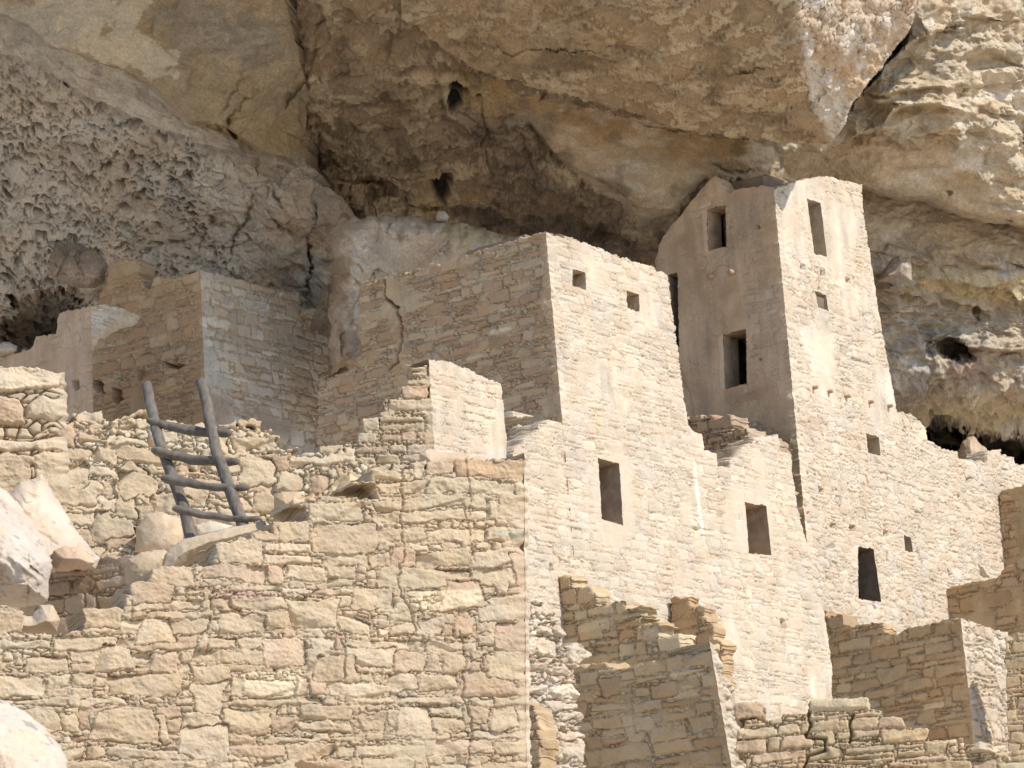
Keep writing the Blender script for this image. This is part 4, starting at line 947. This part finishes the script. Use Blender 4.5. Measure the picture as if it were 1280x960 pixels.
# ---- left building in the shade of the cliff
fF = Face((250, 337), (257, 500), 45.2, DR); fFs = fF.other(DL)
ruin('stone_building', 'grey brown shaded stone building built against the left cliff, behind the ladder', 'building', [
    (fF, [(230, 333), (251, 338), (292, 347), (319, 355), (340, 360), (373, 367), (376, 380), (379, 394), (384, 410), (396, 415), (410, 421), (411, 468), (397, 478), (400, 640), (230, 640)], dict(S_shade, pal='grey', plaster=.2, plcol=(.47, .42, .35), ch=.15, asp=1.9, ragged=.2, cv=.10), 61, dict(corner='+', rag=False, jag=.03, res=.0125,
      patches=[([(252, 480), (330, 500), (395, 540), (395, 560), (258, 540)], (.40, .31, .235), -1), ([(298, 370), (337, 378), (336, 392), (305, 385)], (.62, .58, .5), .006), ([(280, 395), (385, 430), (385, 446), (280, 412)], (.42, .42, .39), -1)])),
    (fFs, [(270, 333), (250, 337), (232, 344), (215, 349), (201, 344), (192, 349), (188, 361), (181, 358), (175, 344), (171, 325), (160, 323), (144, 325), (137, 329), (133, 350), (121, 380), (80, 400), (80, 640), (280, 640)], dict(S_shade, pal='brown', plaster=.35, plcol=(.38, .285, .19), rough=.012, ch=.15), 62, dict(corner='+', rag=False, jag=.04, res=.0125,
      pits=[([(205, 452), (216, 455), (219, 440), (222, 454), (233, 457), (224, 461), (210, 461)], .25), ([(117, 474), (129, 475), (130, 490), (119, 488)], .3), ([(140, 484), (153, 486), (155, 500), (147, 506), (141, 498)], .3), ([(172, 462), (182, 460), (180, 474), (174, 476)], .08)]))])
fF2 = Face((114, 381), (116, 500), 43.4, DR); fF2s = fF2.other(DL)
ruin('stone_room', 'low stepped shaded wall with a small square block of room at the far left', 'building', [
    (fF2, [(100, 379), (115, 382), (132, 381), (155, 387), (174, 394), (173, 405), (150, 412), (143, 416), (131, 423), (121, 428), (117, 440), (100, 440)], dict(S_shade, pal='grey', plaster=.3), 63, dict(corner='+', rag=False, jag=.02, res=.0125)),
    (fF2s, [(130, 378), (114, 382), (95, 386), (74, 391), (72, 403), (70, 417), (45, 421), (42, 430), (39, 436), (10, 443), (-30, 452), (-30, 640), (135, 640)], dict(S_shade, pal='red', plaster=.6, plcol=(.44, .325, .235)), 64, dict(corner='+', rag=False, jag=.03, res=.0125,
      pits=[([(91, 476), (99, 473), (100, 486), (94, 488)], .2)]))])

# ---- curved retaining wall behind the ladder
fI = Face((80, 515), (80, 700), 31.0, (.955, .297))
ruin('retaining_wall', 'sunlit rough wall of blocky stones directly behind the ladder', 'wall', [
    (fI, [(30, 516), (80, 516), (97, 512), (152, 513), (156, 519), (184, 520), (231, 526), (272, 531), (300, 530), (337, 539), (362, 551), (377, 558), (412, 565), (436, 574), (455, 578), (480, 590), (520, 600), (520, 760), (30, 760)], dict(S_kiva), 71, dict(mat=M_near, rag=True, jag=.03, res=.0085, thick=.9, cracks=[([(150, 520), (140, 560)], .02, .03)]))])

# ---- the near wall
fA = Face((655, 560), (658, 960), 24.0, (-.92, -.39))
fAr = fA.other(DR)
NEARCR = [([(500, 585), (503, 620), (500, 650), (505, 690), (498, 720), (500, 745), (515, 765), (518, 790), (512, 800)], .007, 0.030), ([(580, 575), (588, 620), (585, 660), (592, 700)], .007, 0.018), ([(575, 790), (582, 830), (578, 870), (590, 910), (585, 960)], .007, 0.027),
          ([(428, 800), (432, 830), (428, 850)], .007, 0.030), ([(345, 660), (352, 700)], .007, 0.012), ([(265, 735), (262, 780), (250, 800)], .007, 0.024), ([(375, 880), (372, 905), (366, 912)], .007, 0.024)]
ruin('stone_wall', 'large sunlit sandstone wall filling the lower left foreground', 'wall', [
    (fA, [(700, 562), (654, 565), (620, 566), (588, 567), (584, 580), (571, 585), (540, 582), (506, 580), (500, 590), (470, 589), (440, 590), (437, 612), (410, 615), (378, 617), (366, 624), (366, 652), (325, 656), (292, 668), (286, 671), (236, 683), (233, 700), (208, 706), (207, 736), (150, 741), (147, 762), (70, 766), (64, 785), (20, 752), (-60, 740), (-60, 1100), (700, 1100)],
     S_near, 81, dict(mat=M_near, corner='+', rag=True, jag=.02, res=.0062, thick=.5, layers=6, cracks=NEARCR,
      patches=[([(300, 845), (312, 838), (375, 836), (380, 850), (372, 872), (330, 876), (302, 868)], (.62, .50, .34), .012), ([(510, 745), (525, 738), (600, 735), (606, 750), (590, 762), (540, 768), (515, 762)], (.64, .52, .35), .010),
               ([(475, 900), (555, 892), (575, 930), (560, 975), (470, 980), (465, 940)], (.47, .385, .255), -1), ([(615, 660), (654, 664), (655, 676), (612, 672)], (.40, .37, .28), .006), ([(265, 732), (340, 735), (348, 745), (345, 752), (268, 755)], (.46, .325, .24), .006)])),
    (fAr, [(640, 562), (655, 562), (662, 580), (660, 700), (664, 960), (670, 1100), (640, 1100)], dict(S_near, pal='cream'), 82, dict(mat=M_near, corner='+', rag=False, jag=.02, res=.0085, thick=.4))])
fN = Face((160, 692), (165, 760), 25.6, (-.90, .43))
ruin('ruined_wall', 'shaded reddish low wall between the white boulders and the near wall top', 'wall', [
    (fN, [(190, 688), (180, 691), (150, 695), (128, 698), (112, 708), (62, 712), (40, 715), (-60, 715), (-60, 830), (200, 830)], dict(S_low, pal='red', plaster=.4, plcol=(.44, .32, .23)), 83, dict(mat=M_near, rag=False, jag=.03, res=.009, thick=.4))])
fMp = Face((78, 462), (82, 590), 26.5, (-.93, -.36)); fMr = fMp.other((.45, .89))
ruin('stone_pier', 'pier of big warm blocks at the far left, above the white boulders', 'pier', [
    (fMp, [(90, 466), (70, 466), (40, 462), (0, 460), (-60, 458), (-60, 640), (100, 640), (100, 600)], dict(S_near, ch=.36, asp=3.2, gap=.02, prot=.06, edge=.05, chink=.4, peb=.085, thinp=.35, wob=.2, rough=.013, wvar=.2, big=0), 84, dict(mat=M_near, rag=False, jag=.03, res=.0075, thick=.6, corner='+'))])

# ---- boulders and loose stones
WH = (.50, .42, .34)
def pale(X, Y, C, Pg):
    t = sst(.1, .5, fbm(Pg[..., 0]*2, Pg[..., 1]*2, Pg[..., 2]*2, 5, 5)); C = mixc(C, (.62, .46, .31), t*.5)
    u = fbm((X+Y*.6)*.03, (Y-X*.6)*.10, 0, 4, 6); return C*(1-.35*sst(.35, .6, u))[..., None]
lump('boulder', [(8, 620), (24, 603), (44, 597), (52, 591), (64, 610), (80, 635), (100, 668), (126, 698), (120, 712), (60, 716), (20, 700), (10, 660)], 25.9, .5, (.52, .41, .31), M_near, seed=3, fct=.02, rough=.04,
     tilt=(.004, -.010), colfn=pale, label='slanting pale slab of rock leaning against the wall of blocky stones', cat='boulder', dome=.35, jag=1.5)
lump('boulder', [(-60, 590), (-20, 600), (8, 612), (30, 636), (52, 668), (66, 700), (62, 730), (60, 752), (40, 758), (10, 764), (-60, 775)], 24.6, .8, WH, M_near, seed=6, fct=.03, rough=.06,
     tilt=(.004, -.006), planes=[([(-60, 690), (10, 694), (34, 712), (60, 735)], .5, 50)], colfn=pale, label='white angular boulder at the left edge with a tan broken underside', cat='boulder', dome=.5, jag=2)
lump('boulder', [(-60, 868), (0, 874), (30, 888), (56, 908), (74, 930), (86, 952), (90, 990), (80, 1040), (-60, 1040)], 21.0, .7, (.50, .43, .35), M_near, seed=8, rough=.045, tilt=(0, -.004), label='smooth white boulder in the bottom left corner', cat='boulder', dome=.9, jag=2, colfn=pale)
lump('rock', [(64, 700), (66, 688), (78, 683), (98, 683), (112, 692), (120, 704), (112, 711), (70, 713)], 25.0, .22, (.52, .36, .24), M_near, seed=9, rough=.02, res_px=.9, label='small reddish brown stone resting below the slanting pale slab', cat='rock', dome=1.2, jag=1)
lump('rock', [(40, 770), (50, 756), (68, 756), (76, 775), (72, 790), (20, 796), (0, 780), (10, 768)], 23.7, .25, (.55, .43, .30), M_near, seed=10, rough=.02, res_px=.9, label='flat tan stone on the near wall top under the white angular boulder', cat='rock', dome=.6, jag=1.5)
lump('rock', [(168, 690), (170, 660), (184, 642), (205, 639), (226, 648), (230, 668), (226, 690), (200, 700)], 31.0, .18, (.50, .38, .26), M_near, seed=11, rough=.02, label='rounded brown stone behind the foot of the ladder, left rail', cat='rock', dome=.8, jag=1)
lump('rock', [(240, 668), (244, 656), (262, 650), (290, 656), (300, 668), (290, 678), (246, 680)], 31.25, .15, (.53, .45, .34), M_near, seed=12, rough=.02, label='pale rounded stone between the feet of the ladder', cat='rock', dome=.8, jag=1)
def grey_red(X, Y, C, Pg):
    t = sst(.0, .4, fbm(X*.03, Y*.012, 0, 5, 5)); C = mixc(C, (.62, .535, .43), t*.6); C = mixc(C, (.44, .36, .19), blob(X, Y, 590, 285, 60, 25, .2, .4, 3)*.7)
    return mixc(C, (.30, .20, .13), sst(.15, .5, fbm(X*.02, Y*.02, 3, 5, 8))*.6)
lump('boulder', [(414, 300), (424, 280), (440, 271), (480, 268), (520, 270), (560, 276), (600, 284), (632, 293), (650, 300), (660, 340), (640, 480), (455, 480), (446, 468), (430, 462), (412, 470), (410, 400)], 46.6, 1.2, (.54, .43, .315), M_cliff, seed=14, fct=.09, rough=.07,
     tilt=(.002, .002), planes=[([(500, 240), (496, 480)], -.35, 40), ([(566, 240), (560, 480)], .3, 30)], colfn=grey_red, label='huge grey rock behind the top of the shaded wall, below the cave ceiling', cat='boulder', dome=.2, jag=5)
lump('rock', [(544, 272), (546, 264), (556, 263), (562, 270), (560, 277), (546, 277)], 46.0, .12, (.50, .42, .33), M_cliff, seed=15, rough=.01, res_px=.8, label='small pale stone lying on top of the huge grey rock', cat='rock', dome=1, jag=.5)
lump('boulder', [(392, 392), (404, 360), (414, 352), (420, 380), (418, 430), (412, 475), (400, 480), (380, 480), (378, 430)], 48.6, .5, (.42, .33, .24), M_cliff, seed=16, fct=.06, rough=.05, label='upright brown rock in the cleft right of the grey brown building', cat='boulder', dome=.6, jag=2)
lump('boulder', [(64, 345), (60, 322), (70, 306), (92, 304), (120, 312), (136, 330), (132, 352), (118, 362), (90, 360)], 46.9, .5, (.36, .29, .23), M_cliff, seed=17, fct=.12, rough=.06, label='brown rock lodged in the pitted cliff above the stepped wall', cat='boulder', dome=.8, jag=2)
lump('rock', [(-6, 446), (-4, 430), (8, 426), (22, 432), (22, 440), (0, 447)], 44.4, .2, (.50, .43, .35), M_cliff, seed=18, rough=.02, res_px=.9, label='pale broken stone on the shaded wall at the left edge', cat='rock', dome=1, jag=1)
lump('boulder', [(1197, 566), (1202, 552), (1208, 545), (1218, 544), (1224, 553), (1234, 560), (1238, 585), (1200, 590)], 54.2, .4, (.46, .35, .25), M_cliff, seed=19, rough=.03, res_px=.9, label='dark brown rock standing up behind the stepped top of the tower wall', cat='boulder', dome=1, jag=1.5)
lump('rock', [(1095, 352), (1102, 340), (1112, 326), (1124, 318), (1136, 322), (1141, 334), (1139, 352), (1120, 356)], 52.8, .35, (.42, .34, .26), M_cliff, seed=20, rough=.04, res_px=.9, label='brown rock stuck out of the cliff right of the tower', cat='rock', dome=1, jag=1.5)
# stones on the near wall's broken top
for (ol, Yd, c_, lb, sd_) in (
        ([(342, 620), (352, 614), (372, 614), (378, 620), (380, 668), (366, 668), (342, 666)], 24.1, (.52, .37, .22), 'hollow looking orange block at the broken top of the near wall, by the ladder foot', 1),
        ([(418, 612), (428, 600), (436, 590), (446, 596), (456, 608), (452, 630), (422, 632)], 24.3, (.54, .38, .22), 'pointed orange stone on top of the near wall', 2),
        ([(524, 566), (532, 562), (560, 566), (588, 566), (580, 592), (552, 596), (526, 594)], 24.1, (.52, .39, .27), 'flat reddish stone lying on the highest part of the near wall', 3),
        ([(156, 712), (160, 698), (176, 690), (206, 686), (216, 694), (208, 724), (190, 736), (158, 738)], 24.3, (.52, .40, .26), 'tan block standing in the notch at the left of the near wall', 4),
        ([(200, 712), (206, 692), (222, 676), (258, 667), (296, 658), (332, 651), (336, 668), (262, 690), (214, 720)], 24.2, (.50, .385, .26), 'long low slab on the near wall top below the ladder', 5)):
    lump('rock', ol, Yd, .2, c_, M_near, seed=30+sd_, rough=.02, res_px=.9, label=lb, cat='rock', dome=.7, jag=1.2)
for i, (x_, y_, w_, h_, lb) in enumerate(((1228, 936, 22, 10, 'pointed upright stone at the bottom right corner, leaning left'), (650, 540, 14, 10, 'brown stone on the broken wall edge beside the tall building corner'))):
    ol = [(x_-w_, y_+h_), (x_-w_*.9, y_-h_*.3), (x_-w_*.2, y_-h_), (x_+w_*.6, y_-h_*.6), (x_+w_, y_+h_*.2), (x_+w_*.9, y_+h_)]
    lump('rock', ol, 32.9 if i < 1 else 40.1, .25, (.47, .365, .245), M_near, seed=50+i, rough=.02, res_px=.9, label=lb, cat='rock', dome=.8, jag=1.2)

# ---- ladder
TL = thing('wooden_ladder', 'grey weathered pole ladder with four crooked rungs leaning on the stone wall', 'ladder', P(237, 668, 28.3))
WC = (.15, .126, .102)
def rail(a, b, seed, r0_=.052, r1_=.044):
    n = 40; t = np.linspace(0, 1, n)[:, None]; p = a*(1-t)+b*t
    tt = t[:, 0]; p = p+np.outer(.035*np.sin(tt*3.1)*np.sin(tt*5+seed), rt)+np.outer(.01*noise(tt*6, 0, 0, seed), rt)
    V_, Q_ = tube(p, np.linspace(r0_, r1_, n), 18, seed=seed, wob=.15); return V_, Q_
def wcol(V_, s):
    g_ = V_@rt*34; h_ = V_@fw*34; l_ = V_@up*2.2
    return np.array(WC)*(1+.45*fbm(g_, h_, l_, 3, s)+.25*noise(V_[:, 0]*3, V_[:, 1]*3, V_[:, 2]*3, s))[:, None]
for (a, b, s) in ((P(243, 692, 28.1), P(183, 481, 29.5), 1), (P(309, 680, 27.9), P(250, 477, 29.3), 2)):
    V_, Q_ = rail(a, b, s, .057, .050); link('rail', V_, Q_, wcol(V_, s), M_wood, TL)
for i, (a, b) in enumerate((((184, 525), (289, 541)), ((190, 562), (299, 577)), ((202, 596), (311, 610)), ((216, 635), (325, 648)))):
    Ya = 29.2-.33*i-.09; n = 26; t = np.linspace(0, 1, n)[:, None]
    p = P(*a, Ya)*(1-t)+P(*b, Ya-.15)*t; tt = t[:, 0]
    p = p-np.outer(.035*np.sin(tt*math.pi)+.012*noise(tt*5, i*3.3, 0, 4), up)
    r = .037*(1+.25*np.sin(tt*2+i))*np.clip(.55+tt*8, 0, 1)*np.clip(.6+(1-tt)*8, 0, 1)
    V_, Q_ = tube(p, r, 12, seed=i+20, wob=.3); link('rung', V_, Q_, wcol(V_, i), M_wood, TL)
